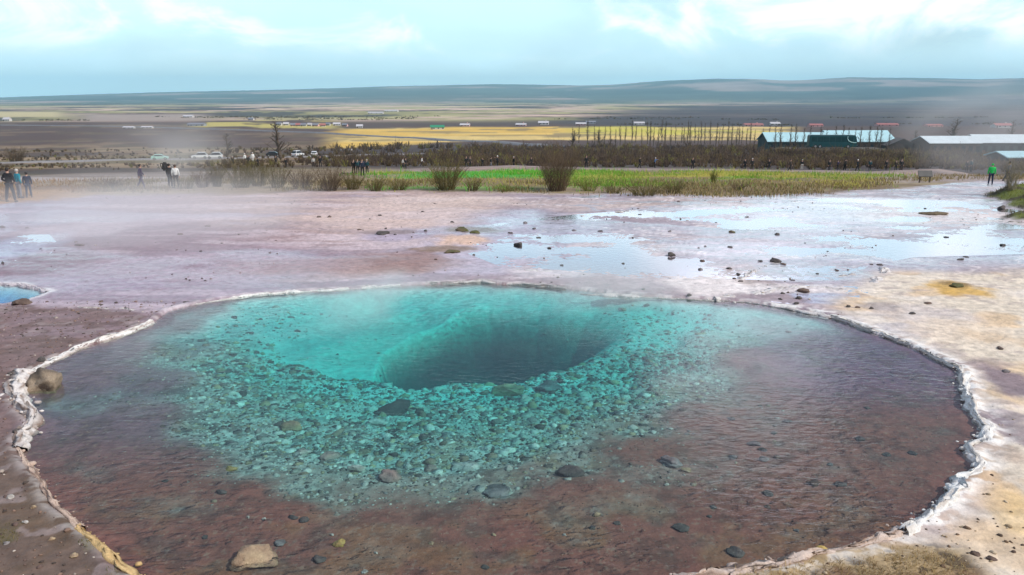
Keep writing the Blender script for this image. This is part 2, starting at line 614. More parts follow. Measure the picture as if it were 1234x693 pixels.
    for (px, py, rx, ry, cc, k) in [(1150, 350, 34, 9, (.62, .36, .06), .85), (1152, 345, 16, 4, (.28, .17, .05), .8), (1212, 462, 30, 20, (.24, .18, .21), .9), (1190, 440, 26, 6, (.36, .27, .25), .6),
                                    (1224, 525, 22, 24, (.30, .24, .25), .85), (1205, 545, 20, 16, (.44, .32, .25), .6), (1212, 505, 30, 8, (.25, .2, .24), .7), (1180, 590, 40, 30, (.72, .46, .19), .7),
                                    (1220, 620, 30, 40, (.74, .52, .25), .6), (1205, 675, 40, 16, (.72, .56, .40), .6), (1110, 380, 60, 14, (.62, .54, .52), .6), (1090, 400, 30, 8, (.46, .42, .46), .6),
                                    (1060, 372, 24, 5, (.36, .32, .33), .6), (1160, 400, 60, 14, (.78, .62, .46), .6)]:
        cr = mixc(cr, cc, blob(X, Y, px, py, rx, ry, int(px * 3 + py)) * k)
    c = c + (cr - c) * m[:, None]
    w = w * (1 - m * .75)
    # brown mud on the left, beside the pool
    left_px = [(-2600, 380), (-400, 382), (0, 370), (60, 372), (130, 374), (196, 382), (130, 414), (60, 442), (40, 480), (40, 552), (84, 606),
               (152, 676), (190, 760), (-2600, 800)]
    m = sstep(-.4, .3, poly_sdf(X, Y, [gp(*p) for p in left_px]) + (f3 - .5) * .5)
    cl = np.tile(np.array([.21, .135, .125]), (len(X), 1))
    cl = mixc(cl, (.27, .19, .20), sstep(.45, .6, f1))
    cl = mixc(cl, (.14, .09, .075), sstep(.52, .62, f3) * .7)
    lowl = (1 - sstep(9.6, 11.5, Y))
    cl = mixc(cl, (.13, .085, .05), lowl * .8)
    cl = mixc(cl, (.12, .105, .04), (1 - sstep(7.9, 8.8, Y)) * sstep(.5, .62, fbm(X * 1.5, Y * 1.5, 4, 115)) * .7)
    cl = mixc(cl, (.34, .27, .26), sstep(.62, .7, fbm(X * 3, Y * 3, 3, 117)) * .5)
    c = c + (cl - c) * m[:, None]
    w = w * (1 - m * .6)
    # brown earth of the near bank, bottom right and in front of the camera
    nearp = [(840, 705), (930, 684), (1010, 672), (1090, 660), (1130, 664), (1170, 672), (1190, 690), (1240, 760), (1500, 1400), (-400, 1400), (60, 760), (160, 712), (600, 740)]
    m = sstep(-.15, .2, poly_sdf(X, Y, [gp(*p) for p in nearp]) + (f3 - .5) * .5)
    m = np.maximum(m, 1 - sstep(6.2, 6.9, Y))
    cn = np.tile(np.array([.24, .15, .085]), (len(X), 1))
    cn = mixc(cn, (.40, .29, .16), sstep(.45, .6, f3))
    cn = mixc(cn, (.12, .085, .05), sstep(.58, .68, f5))
    c = c + (cn - c) * m[:, None]
    w = w * (1 - m)
    c = c * (0.84 + .32 * f5)[:, None] * (.9 + .2 * f3)[:, None]
    # ---- white sinter collar just outside the shoreline
    dd = d[nb]
    rightside = sstep(880, 960, B)
    wid = .10 + .16 * rightside * f1 * 2
    m = np.exp(-((dd + .05) / wid) ** 2) * (dd < .03) * sstep(.30, .42, f3 + .15) * (1 - (Y < 8.2) * .4)
    m = m * (1 - (1 - sstep(560, 620, B)) * .45)
    m = m * np.where(rightside > .5, 1.0, .45) * sstep(.38, .55, f5)
    c = mixc(c, (.84, .81, .77), np.clip(m, 0, 1))
    # ---- pool bottom
    ins = dd > 0
    if ins.any():
        xi, yi, Di = X[ins], Y[ins], D[nb][ins]
        g1 = fbm(xi * 1.2, yi * 1.2, 5, 121)
        g2 = fbm(xi * 4, yi * 4, 4, 122)
        g3 = fbm(xi * 10, yi * 10, 3, 123)
        cb = np.tile(np.array([.29, .105, .078]), (len(xi), 1))       # red brown mat
        leftm = 1 - sstep(-5.5, -2.5, xi)
        cb = mixc(cb, (.27, .14, .165), leftm * sstep(9.5, 12, yi))
        cb = mixc(cb, (.27, .115, .175), sstep(3.5, 6, xi) * sstep(11.5, 14, yi))
        cb = mixc(cb, (.30, .14, .055), (1 - sstep(8.3, 10, yi)) * sstep(.48, .62, g1) * .5)
        cb = mixc(cb, (.12, .052, .04), sstep(.54, .66, g2) * .5)
        cb = mixc(cb, (.34, .21, .16), sstep(.68, .78, fbm(xi * 22, yi * 22, 2, 126)) * .6)
        Dn = Di + (g1 - .5) * .09 + (g2 - .5) * .05
        rub = sstep(.07, .20, Dn)
        cr2 = np.tile(np.array([.50, .46, .42]), (len(xi), 1))
        cr2 = mixc(cr2, (.20, .17, .15), sstep(.52, .62, g2) * .8)
        cr2 = mixc(cr2, (.70, .68, .62), sstep(.56, .66, g3) * .8)
        cr2 = mixc(cr2, (.42, .30, .20), sstep(.6, .7, fbm(xi * 2.2, yi * 2.2, 3, 124)) * .6)
        cb = cb + (cr2 - cb) * rub[:, None]
        white = sstep(.27, .42, Di + (g1 - .5) * .15)
        cb = mixc(cb, (.84, .84, .80), white * .9)
        backw = sstep(15.5, 18, yi) * sstep(.05, .12, Di)
        cb = mixc(cb, (.80, .79, .76), backw * .85)
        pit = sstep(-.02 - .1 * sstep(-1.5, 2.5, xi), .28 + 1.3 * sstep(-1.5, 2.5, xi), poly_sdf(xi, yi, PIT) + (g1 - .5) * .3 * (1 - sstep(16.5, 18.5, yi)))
        cb = mixc(cb, (.10, .125, .15), pit * .96)  # darkness of the deep hole put into its wall and floor colour
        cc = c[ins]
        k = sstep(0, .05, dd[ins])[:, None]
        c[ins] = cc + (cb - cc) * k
        w[ins] = 0
    ins = d2[nb] > 0
    c[ins] = np.array([.75, .76, .74])
    w[ins] = 0
    m = np.exp(-((d2[nb] + .05) / .12) ** 2) * (d2[nb] <= 0)
    c = mixc(c, (.80, .76, .76), np.clip(m * 1.2 * sstep(15, 18, Y), 0, 1) * sstep(.35, .55, f3))
    # ---- mossy banks right
    g = fbm(X * 1.3, Y * 1.3, 4, 131)
    m = sstep(-.25, .25, poly_sdf(X, Y, MOSS) + (fbm(X * .8, Y * .8, 3, 44) - .5) * 1.2)
    m = np.maximum(m, sstep(-.1, .3, poly_sdf(X, Y, MOSS2) + (fbm(X * .8, Y * .8, 3, 46) - .5) * .8))
    mo = mixc(np.tile(np.array([.15, .17, .028]), (len(X), 1)), (.07, .06, .03), sstep(.45, .6, g))
    c = c + (mo - c) * m[:, None]
    w = w * (1 - m)
    # ---- edge of the flats, grass strip, path
    edge = 41.5 + (fbm(X * .12, X * 0 + 3, 3, 141) - .5) * 5 + np.interp(B, [0, 120, 430, 560, 700, 880, 1000, 1100, 1180], [-3.2, 0, 1.0, .5, -1, -2.5, -1.0, 4, 10])
    m = sstep(-.8, .8, Y - edge + (f3 - .5) * 2)
    h1 = fbm(X * .25, Y * .25, 4, 151)
    h2 = fbm(X * .09, Y * .16, 4, 152)
    dry = np.tile(np.array([.27, .20, .12]), (len(X), 1))
    dry = mixc(dry, (.17, .115, .07), sstep(.48, .62, h1))
    dry = mixc(dry, (.40, .32, .17), sstep(.50, .64, h2) * .7)
    ol = (1 - sstep(70, 140, B)) * (1 - sstep(41, 46, Y))
    dry = mixc(dry, (.40, .22, .09), ol * .85)
    mauve = (1 - sstep(150, 420, B)) * sstep(44, 52, Y)
    dry = mixc(dry, (.25, .205, .185), mauve * .75)
    dry = mixc(dry, (.44, .38, .36), mauve * sstep(.54, .64, fbm(X * .06, Y * .22, 4, 153)) * .8)
    gm = sstep(430, 520, B + (h1 - .5) * 120) * (1 - sstep(1040, 1110, B + (h1 - .5) * 60)) * sstep(42.5, 47, Y + (h1 - .5) * 5) * (1 - sstep(72, 84, Y + (h1 - .5) * 14))
    gcol = mixc(np.tile(np.array([.17, .34, .02]), (len(X), 1)), (.42, .37, .06), sstep(.47, .60, h1 * .6 + h2 * .4))
    gcol = mixc(gcol, (.20, .13, .07), sstep(.44, .53, fbm(X * .16 + 2, Y * .10, 4, 156)) * .85)
    gcol = mixc(gcol, (.05, .36, .02), sstep(.50, .62, fbm(X * .07 + 8, Y * .12, 3, 155)) * (1 - sstep(620, 800, B)) * .85)
    dry = dry + (gcol - dry) * gm[:, None]
    pm = sstep(78, 86, Y + (h1 - .5) * 8) * sstep(430, 480, B)
    dry = mixc(dry, (.25, .18, .155), pm * .8)
    pr = sstep(1030, 1100, B + (h1 - .5) * 80) * sstep(47, 52, Y)
    dry = mixc(dry, (.36, .29, .27), pr * .85)
    dry = dry * (.75 + .5 * f3)[:, None]
    c = c + (dry - c) * m[:, None]
    w = w * (1 - m)
    col[nb] = c
    wet[nb] = w
    # ---------------- beyond the path
    fb = r >= 85
    X, Y, B, RR = x[fb], y[fb], bp[fb], r[fb]
    k1 = fbm(X * .02, Y * .03, 5, 201)
    k2 = fbm(X * .004, Y * .012, 5, 202)
    k3 = fbm(X * .0042, Y * .0042, 6, 203, .6)
    k5 = fbm(X * .02, Y * .02, 4, 211)
    c = np.tile(np.array([.070, .050, .040]), (len(X), 1))
    lm = 1 - sstep(330, 440, B)
    c = mixc(c, (.105, .060, .036), lm * .85)
    k4 = fbm(X * .06, Y * .06, 5, 210)
    c = mixc(c, (.27, .18, .10), sstep(.50, .60, k4) * lm * .8)
    c = mixc(c, (.33, .23, .13), sstep(.57, .63, k1) * lm * .8)
    c = mixc(c, (.10, .085, .03), sstep(.52, .60, fbm(X * .03 + 4, Y * .05, 4, 209)) * lm * .7)
    c = mixc(c, (.055, .038, .036), (1 - sstep(.38, .46, k1)) * .8)
    # fields
    c = mixc(c, (.09, .050, .040), sstep(300, 420, Y) * (.55 + .45 * (1 - sstep(.45, .6, k1))))
    yf = sstep(380, 420, B + (k1 - .5) * 60) * (1 - sstep(935, 975, B)) * sstep(430, 455, Y + (k1 - .5) * 40 + np.clip(620 - B, 0, 300) * .55) * (1 - sstep(690, 720, Y + (k1 - .5) * 60 + np.clip(700 - B, 0, 400) * .15))
    fc = mixc(np.tile(np.array([.74, .47, .09]), (len(X), 1)), (.60, .52, .06), sstep(660, 720, B))
    fc = mixc(fc, (.72, .52, .18), sstep(.5, .6, k2))
    fc = mixc(fc, (.26, .19, .09), sstep(.56, .62, k1) * .8)
    fc = fc * (.75 + .5 * fbm(X * .05, Y * .05, 4, 212))[:, None]
    c = c + (fc - c) * (yf * .95)[:, None]
    yf2 = sstep(215, 260, B) * (1 - sstep(390, 420, B)) * sstep(640, 690, Y) * (1 - sstep(900, 960, Y + (k1 - .5) * 100))
    c = mixc(c, (.56, .46, .12), yf2 * .9 * sstep(.36, .46, k1))
    yf3 = (1 - sstep(60, 100, B)) * sstep(1050, 1150, Y) * (1 - sstep(1500, 1700, Y))
    c = mixc(c, (.60, .50, .26), yf3 * .9)
    yf4 = sstep(60, 120, B) * (1 - sstep(230, 280, B)) * sstep(850, 950, Y) * (1 - sstep(1250, 1400, Y))
    c = mixc(c, (.42, .33, .28), yf4 * .8)
    # plain beyond: stripes of heath, grass, bare ground
    pl = sstep(800, 1000, Y)
    pc = mixc(np.tile(np.array([.21, .13, .10]), (len(X), 1)), (.60, .43, .33), sstep(.48, .56, k3))
    pc = mixc(pc, (.36, .34, .12), sstep(.53, .57, fbm(X * .0034 + 9, Y * .0045, 5, 204)) * .7)
    pc = mixc(pc, (.04, .033, .036), (1 - sstep(.40, .46, k3)) * .9)
    pc = pc * (.6 + .8 * k5)[:, None]
    c = c + (pc - c) * (pl * (1 - yf2) * (1 - yf3) * (1 - yf4))[:, None]
    # dark heath to the right, with cloud shadow put into its colour
    dk = sstep(640, 760, B + (k2 - .5) * 200 + np.clip(Y - 1000, -200, 1500) * -.10) * sstep(705, 740, Y) * (1 - sstep(2600, 3800, RR - np.clip(B - 900, -300, 500) * 6))
    c = mixc(c, (.045, .035, .045), dk * .9)
    # distant country turning to moor
    far = sstep(2200, 5200, RR)
    fc = mixc(np.tile(np.array([.05, .075, .065]), (len(X), 1)), (.30, .22, .19), sstep(.52, .60, fbm(X * .0012, Y * .0012, 5, 206)))
    fc = mixc(fc, (.022, .04, .038), sstep(.5, .58, fbm(X * .0012 + 5, Y * .0012, 4, 207)) * .85)
    fc = fc * (.5 + 1.0 * fbm(X * .005, Y * .005, 5, 213))[:, None]
    c = c + (fc - c) * (far * (1 - dk))[:, None]
    t = sstep(88, 104, RR)
    col[fb] = col[fb] * (1 - t)[:, None] + c * t[:, None]
    return np.concatenate([np.clip(col, .01, .9), np.clip(wet, 0, 1)[:, None]], 1)


ground = build_ground()


# ================================================================== WATER
def water_body(name, P, inset, absorb, scatter, bottom, z0=0.0, ripple=1.0):
    n = len(P)
    A = np.array(P)
    # push the outline outwards, under the land
    nx = np.roll(A, -1, 0) - np.roll(A, 1, 0)
    nrm = np.stack([nx[:, 1], -nx[:, 0]], 1)
    nrm /= (np.linalg.norm(nrm, axis=1, keepdims=True) + 1e-9)
    area = np.sum(A[:, 0] * np.roll(A[:, 1], -1) - np.roll(A[:, 0], -1) * A[:, 1])
    if area < 0:
        nrm = -nrm
    B = A + nrm * inset
    bm = bmesh.new()
    top = [bm.verts.new((p[0], p[1], z0)) for p in B]
    bot = [bm.verts.new((p[0], p[1], bottom)) for p in B]
    bm.faces.new(top)
    bm.faces.new(list(reversed(bot)))
    for i in range(n):
        j = (i + 1) % n
        bm.faces.new((top[i], bot[i], bot[j], top[j]))
    bmesh.ops.triangulate(bm, faces=[f for f in bm.faces if len(f.verts) > 4])
    me = bm_mesh(name, bm)
    m, nt, b = new_mat(name)
    nt.nodes.remove(b)
    out = [x for x in nt.nodes if x.type == 'OUTPUT_MATERIAL'][0]
    tr = N(nt, 'ShaderNodeBsdfTransparent')
    gl = N(nt, 'ShaderNodeBsdfGlossy')
    gl.inputs['Roughness'].default_value = .04
    gl.inputs['Color'].default_value = (1, 1, 1, 1)
    fr = N(nt, 'ShaderNodeFresnel')
    fr.inputs['IOR'].default_value = 1.3
    mx = N(nt, 'ShaderNodeMixShader')
    tc = N(nt, 'ShaderNodeTexCoord')
    mp = N(nt, 'ShaderNodeMapping')
    mp.inputs['Scale'].default_value = (.55, 1.0, 1)
    mp.inputs['Rotation'].default_value = (0, 0, R(12))
    nt.links.new(tc.outputs['Object'], mp.inputs['Vector'])
    n1 = N(nt, 'ShaderNodeTexNoise')
    n1.inputs['Scale'].default_value = 7.5
    n1.inputs['Detail'].default_value = 4
    n1.inputs['Distortion'].default_value = .6
    n2 = N(nt, 'ShaderNodeTexNoise')
    n2.inputs['Scale'].default_value = .35
    n2.inputs['Detail'].default_value = 3
    nt.links.new(mp.outputs['Vector'], n1.inputs['Vector'])
    nt.links.new(tc.outputs['Object'], n2.inputs['Vector'])
    mr = N(nt, 'ShaderNodeMapRange')
    mr.inputs['From Min'].default_value = .35
    mr.inputs['From Max'].default_value = .65
    mr.inputs['To Min'].default_value = .03 * ripple
    mr.inputs['To Max'].default_value = .75 * ripple
    nt.links.new(n2.outputs['Fac'], mr.inputs['Value'])
    bp = N(nt, 'ShaderNodeBump')
    bp.inputs['Distance'].default_value = .022
    nt.links.new(mr.outputs['Result'], bp.inputs['Strength'])
    nt.links.new(n1.outputs['Fac'], bp.inputs['Height'])
    nt.links.new(bp.outputs['Normal'], gl.inputs['Normal'])
    nt.links.new(bp.outputs['Normal'], fr.inputs['Normal'])
    nt.links.new(fr.outputs['Fac'], mx.inputs['Fac'])
    nt.links.new(tr.outputs['BSDF'], mx.inputs[1])
    nt.links.new(gl.outputs['BSDF'], mx.inputs[2])
    nt.links.new(mx.outputs['Shader'], out.inputs['Surface'])
    # absorption coefficients per metre: density * (1 - colour)
    dens = max(absorb)
    va = N(nt, 'ShaderNodeVolumeAbsorption')
    va.inputs['Density'].default_value = dens
    va.inputs['Color'].default_value = (*[1 - a / dens for a in absorb], 1)
    if max(scatter) > 0:
        vs = N(nt, 'ShaderNodeVolumeScatter')
        sd = max(scatter)
        vs.inputs['Density'].default_value = sd
        vs.inputs['Color'].default_value = (*[s / sd for s in scatter], 1)
        ad = N(nt, 'ShaderNodeAddShader')
        nt.links.new(va.outputs['Volume'], ad.inputs[0])
        nt.links.new(vs.outputs['Volume'], ad.inputs[1])
        nt.links.new(ad.outputs['Shader'], out.inputs['Volume'])
    else:
        nt.links.new(va.outputs['Volume'], out.inputs['Volume'])
    o = link(name, me, m)
    tag(o, kind='structure')
    return o


water_body('pool_water', POOL, .22, (1.5, .115, .14), (.002, .021, .032), -4.5)
water_body('blue_pool_water', POOL2, .25, (2.2, .55, .10), (.02, .12, .22), -2.5, ripple=.5)


def runoff(px_list, z):
    """a film of water lying level over the uneven flats: it shows wherever the ground is lower"""
    P = densify([gp(*p) for p in px_list], .5)
    bm = bmesh.new()
    f = bm.faces.new([bm.verts.new((p[0], p[1], z)) for p in P])
    if f.normal.z < 0:
        f.normal_flip()
    bmesh.ops.triangulate(bm, faces=[f])
    me = bpy.data.meshes.new('runoff_water')
    bm.to_mesh(me)
    bm.free()
    o = link('runoff_water', me, RUNOFF_M)
    tag(o, kind='structure')


def runoff_mat():
    m, nt, b = new_mat('runoff_water')
    nt.nodes.remove(b)
    out = [x for x in nt.nodes if x.type == 'OUTPUT_MATERIAL'][0]
    tr = N(nt, 'ShaderNodeBsdfTransparent')
    tr.inputs['Color'].default_value = (.86, .90, .92, 1)
    gl = N(nt, 'ShaderNodeBsdfGlossy')
    gl.inputs['Roughness'].default_value = .10
    gl.inputs['Color'].default_value = (.95, .90, .93, 1)
    fr = N(nt, 'ShaderNodeFresnel')
    fr.inputs['IOR'].default_value = 1.26
    mx = N(nt, 'ShaderNodeMixShader')
    tc = N(nt, 'ShaderNodeTexCoord')
    n1 = N(nt, 'ShaderNodeTexNoise')
    n1.inputs['Scale'].default_value = 6
    n1.inputs['Detail'].default_value = 4
    nt.links.new(tc.outputs['Object'], n1.inputs['Vector'])
    bp = N(nt, 'ShaderNodeBump')
    bp.inputs['Distance'].default_value = .01
    bp.inputs['Strength'].default_value = .25
    nt.links.new(n1.outputs['Fac'], bp.inputs['Height'])
    nt.links.new(bp.outputs['Normal'], gl.inputs['Normal'])
    nt.links.new(fr.outputs['Fac'], mx.inputs['Fac'])
    nt.links.new(tr.outputs['BSDF'], mx.inputs[1])
    nt.links.new(gl.outputs['BSDF'], mx.inputs[2])
    nt.links.new(mx.outputs['Shader'], out.inputs['Surface'])
    return m


RUNOFF_M = runoff_mat()
runoff([(560, 306), (590, 272), (690, 260), (850, 248), (1000, 240), (1150, 243), (1300, 262), (1300, 306), (1100, 312), (1050, 322), (1010, 340), (930, 340), (860, 338), (780, 338), (680, 328), (600, 322)], .050)
runoff([(930, 366), (920, 352), (960, 345), (1030, 347), (1050, 352), (1030, 366), (985, 372)], .045)
runoff([(-300, 285), (60, 284), (75, 300), (40, 318), (-300, 320)], .047)


# ================================================================== SINTER RIMS
def ico(sub):
    bm = bmesh.new()
    bmesh.ops.create_icosphere(bm, subdivisions=sub, radius=1)
    V = np.array([v.co[:] for v in bm.verts])
    Fc = np.array([[v.index for v in f.verts] for f in bm.faces])
    bm.free()
    return V, Fc


ICO1, ICO2, ICO3, ICO4 = ico(1), ico(2), ico(3), ico(4)


def rim(px_list, width, hgt, colA, colB, seed, gap=0.0, rag=1.0, name='sinter_rim'):
    P = densify([gp(*p) for p in px_list], .045, closed=False)
    P = np.array(wobble(P, .06, 3.0, seed, closed=False))
    n = len(P)
    t = np.gradient(P, axis=0)
    t /= (np.linalg.norm(t, axis=1, keepdims=True) + 1e-9)
    nr = np.stack([-t[:, 1], t[:, 0]], 1)
    s = np.arange(n) * .045
    wv = width * (.45 + 1.1 * fbm(s * 1.3, s * 0 + seed, 3, seed + 1))
    wv *= (.75 + .5 * np.abs(np.sin(s * 9 + 3 * fbm(s * 2, s * 0, 2, seed))))
    hv = hgt * (.35 + 1.3 * fbm(s * 2.2, s * 0 + 9, 3, seed + 2))
    if gap:
        keep = sstep(gap, gap + .12, fbm(s * .9, s * 0 + 4, 3, seed + 3))
        wv = wv * (.12 + .88 * keep)
        hv = hv * (.05 + .95 * keep)
    K = 13
    V = np.zeros((n, K, 3))
    Cc = np.zeros((n, K, 3))
    cA, cB = np.array(colA), np.array(colB)
    for k in range(K):
        u = -1 + 2 * k / (K - 1)
        prof = (1 - abs(u) ** 2.6)
        off = u * wv + (fbm(s * 5 + k * 1.7, s * 0 + k, 3, seed + 5) - .5) * wv * .7 * rag
        V[:, k, 0] = P[:, 0] + nr[:, 0] * off
        V[:, k, 1] = P[:, 1] + nr[:, 1] * off
        V[:, k, 2] = -.03 + (hv + .04) * prof * (.55 + .9 * fbm(s * 7 + k * 3, s * 0 + k * .8, 3, seed + 6))
        f = sstep(.40, .60, fbm(s * 2 + k * .9, s * 0 + k * .7, 4, seed + 7) + .15 * (prof - .5))
        Cc[:, k] = cB + (cA - cB) * f[:, None]
    i = np.arange(n - 1)[:, None] * K
    j = np.arange(K - 1)[None, :]
    q = np.stack([i + j, i + K + j, i + K + j + 1, i + j + 1], -1).reshape(-1, 4)
    # knobbly nodules grown over and beside the ridge
    rs = np.random.default_rng(seed + 70)
    V0, F0 = ICO2
    m = int(n * 2.2)
    kk = rs.integers(0, n, m)
    ok = rs.uniform(0, 1, m) < np.clip(wv[kk] / width, .08, 1)
    kk = kk[ok]
    m = len(kk)
    u = rs.normal(0, .75, m)
    off = u * wv[kk]
    s0 = np.clip(rs.lognormal(math.log(.30), .5, m) * width * .55, .008, .07)
    ctr = np.stack([P[kk, 0] + nr[kk, 0] * off, P[kk, 1] + nr[kk, 1] * off, np.maximum(hv[kk] * (1 - np.abs(u) * .55) * .8, -.005)], 1)
    ctr[:, 2] = np.maximum(ctr[:, 2] - s0 * .3, -.012)
    jv = V0[None] * (1 + rs.normal(0, .10, (m, len(V0), 3)))
    jv = jv * np.stack([s0 * rs.uniform(.8, 1.5, m), s0 * rs.uniform(.8, 1.5, m), s0 * rs.uniform(.5, .9, m)], 1)[:, None, :] + ctr[:, None, :]
    fc = (F0[None] + (np.arange(m) * len(V0))[:, None, None] + n * K).reshape(-1, 3)
    mixk = np.clip(rs.normal(.62, .3, m), 0, 1)[:, None]
    nc = np.repeat(cB + (cA - cB) * mixk, len(V0), 0)
    me = np_mesh(name, np.concatenate([V.reshape(-1, 3), jv.reshape(-1, 3)]), [q, fc], smooth=True, colors=np.concatenate([Cc.reshape(-1, 3), nc]))
    o = link(name, me, RIM_M)
    tag(o, kind='structure')
    return o


RIM_M = attr_mat('sinter_crust', rough=.9, bump=.9, bscale=45, var=.22, vscale=14, spec=.2)
W1, W2 = (.86, .83, .80), (.50, .42, .38)
rim([(95, 372), (120, 374), (150, 375), (175, 378), (190, 381), (183, 389), (165, 396), (140, 406), (115, 413), (90, 422), (60, 436), (42, 446), (28, 454)], .06, .055, W1, W2, 1, gap=.30, rag=1.6)
rim([(28, 452), (20, 466), (20, 484), (30, 497), (40, 506), (36, 516), (22, 526), (20, 544)], .13, .11, (.80, .74, .70), (.30, .22, .18), 2, gap=.26, rag=1.3)
rim([(20, 542), (34, 566), (54, 594), (72, 614), (96, 638)], .055, .05, (.66, .50, .40), (.30, .20, .16), 3, rag=1.3)
rim([(94, 636), (120, 660), (136, 678), (150, 692), (170, 706)], .07, .06, (.74, .52, .25), (.38, .24, .11), 4)
rim([(222, 369.5), (260, 362.5), (300, 356.5), (350, 352.5), (400, 349.5), (450, 345.8), (500, 342.8)], .05, .04, W1, (.62, .56, .54), 5, gap=.28, rag=1.5)
rim([(495, 342.6), (530, 342), (580, 339.5), (600, 342), (650, 344.8), (682, 348)], .045, .04, (.64, .60, .58), (.20, .16, .15), 6, gap=.36, rag=1.5)
rim([(1000, 381), (1050, 399), (1090, 414), (1130, 432), (1155, 445), (1163, 460)], .05, .045, (.84, .81, .76), (.56, .48, .42), 7, gap=.30, rag=1.6)
rim([(1161, 456), (1166, 478), (1174, 497), (1190, 519), (1188, 534), (1172, 540), (1170, 549), (1182, 560), (1180, 571), (1160, 582), (1150, 600), (1130, 619), (1104, 634), (1085, 648)],
    .11, .085, (.86, .85, .82), (.66, .60, .54), 8, gap=.26, rag=1.3)
rim([(1092, 646), (1050, 659), (1010, 667), (975, 675), (940, 684), (890, 695), (820, 708)], .11, .09, (.64, .52, .45), (.34, .23, .17), 9, rag=1.7)
rim([(700, 354), (760, 357.5), (800, 359.5), (850, 361.5), (900, 364), (940, 371), (1000, 382)], .08, .04, (.74, .70, .68), (.40, .34, .32), 10, gap=.5)
rim([(860, 361), (890, 358), (925, 354), (950, 349), (985, 348), (1015, 352), (1045, 346), (1062, 336), (1066, 326)], .22, .06, (.74, .70, .68), (.52, .46, .44), 11, gap=.42)
for _i, (_p, _w) in enumerate([([(880, 346), (903, 332), (930, 319), (975, 322), (1012, 327)], .16), ([(1066, 326), (1064, 338), (1048, 349), (1020, 356)], .13),
                               ([(856, 361), (832, 352), (812, 342), (800, 331)], .12), ([(700, 262), (760, 255), (830, 250), (900, 247), (960, 244)], .22),
                               ([(835, 300), (880, 293), (930, 296), (985, 291)], .16), ([(1010, 336), (1080, 322), (1150, 318), (1230, 322)], .15), ([(560, 330), (620, 326), (690, 331), (760, 338)], .11)]):
    rim(_p, _w, .045, (.78, .75, .73), (.42, .36, .34), 20 + _i, gap=.48, rag=1.6)
rim([(0, 343), (25, 344), (42, 347.5), (58, 352)], .07, .04, (.78, .72, .74), (.5, .42, .44), 12)


# ================================================================== STONES
def n3(V, sc, seed):
    return fbm(V[:, 0] * sc + seed, V[:, 1] * sc + V[:, 2] * sc * 1.7, 3, seed) + fbm(V[:, 2] * sc - seed, V[:, 0] * sc * .9 + V[:, 1] * sc, 3, seed + 3) - 1


def stone_mesh(name, sx, sy, sz, colA, colB, seed, sub=3, flat=.35, facets=9):
    V, Fc = {1: ICO1, 2: ICO2, 3: ICO3, 4: ICO4}[sub]
    V = V.copy()
    rs = np.random.default_rng(seed)
    # chop planes for a broken look
    for _ in range(facets):
        d = rs.normal(size=3)
        d /= np.linalg.norm(d)
        h = rs.uniform(.55, .9)
        k = V @ d
        V = V - np.outer(np.clip(k - h, 0, None), d)
    V = V * (1 + n3(V, 1.6, seed % 97)[:, None] * .45 + n3(V, 5, seed % 89 + 1)[:, None] * .16 + (n3(V, 14, seed % 71 + 1)[:, None] * .07 if sub > 3 else 0))
    V = V * np.array([sx, sy, sz])
    V[:, 2] = np.maximum(V[:, 2], -sz * flat)
    f = sstep(-.25, .25, n3(V / max(sx, sy), 1.3, seed % 83 + 2))
    cc = np.array(colB) + (np.array(colA) - np.array(colB)) * f[:, None]
    return np_mesh(name, V, Fc, smooth=(sub >= 3), colors=cc)


STONE_M = attr_mat('stone_surface', rough=.8, bump=.8, bscale=40, var=.25, vscale=18, spec=.35)

TONES = {
    'rimrock': ((.36, .28, .20), (.10, .075, .055)),
    'dark': ((.075, .066, .062), (.13, .11, .10)),
    'brown': ((.16, .11, .085), (.09, .06, .05)),
    'grey': ((.26, .24, .24), (.15, .13, .13)),
    'tan': ((.46, .35, .22), (.30, .21, .14)),
    'white': ((.60, .58, .54), (.36, .33, .30)),
    'pinkish': ((.42, .28, .25), (.28, .20, .18)),
    'yellowish': ((.52, .38, .12), (.38, .24, .08)),
    'mossy': ((.10, .10, .035), (.17, .125, .075)),
}
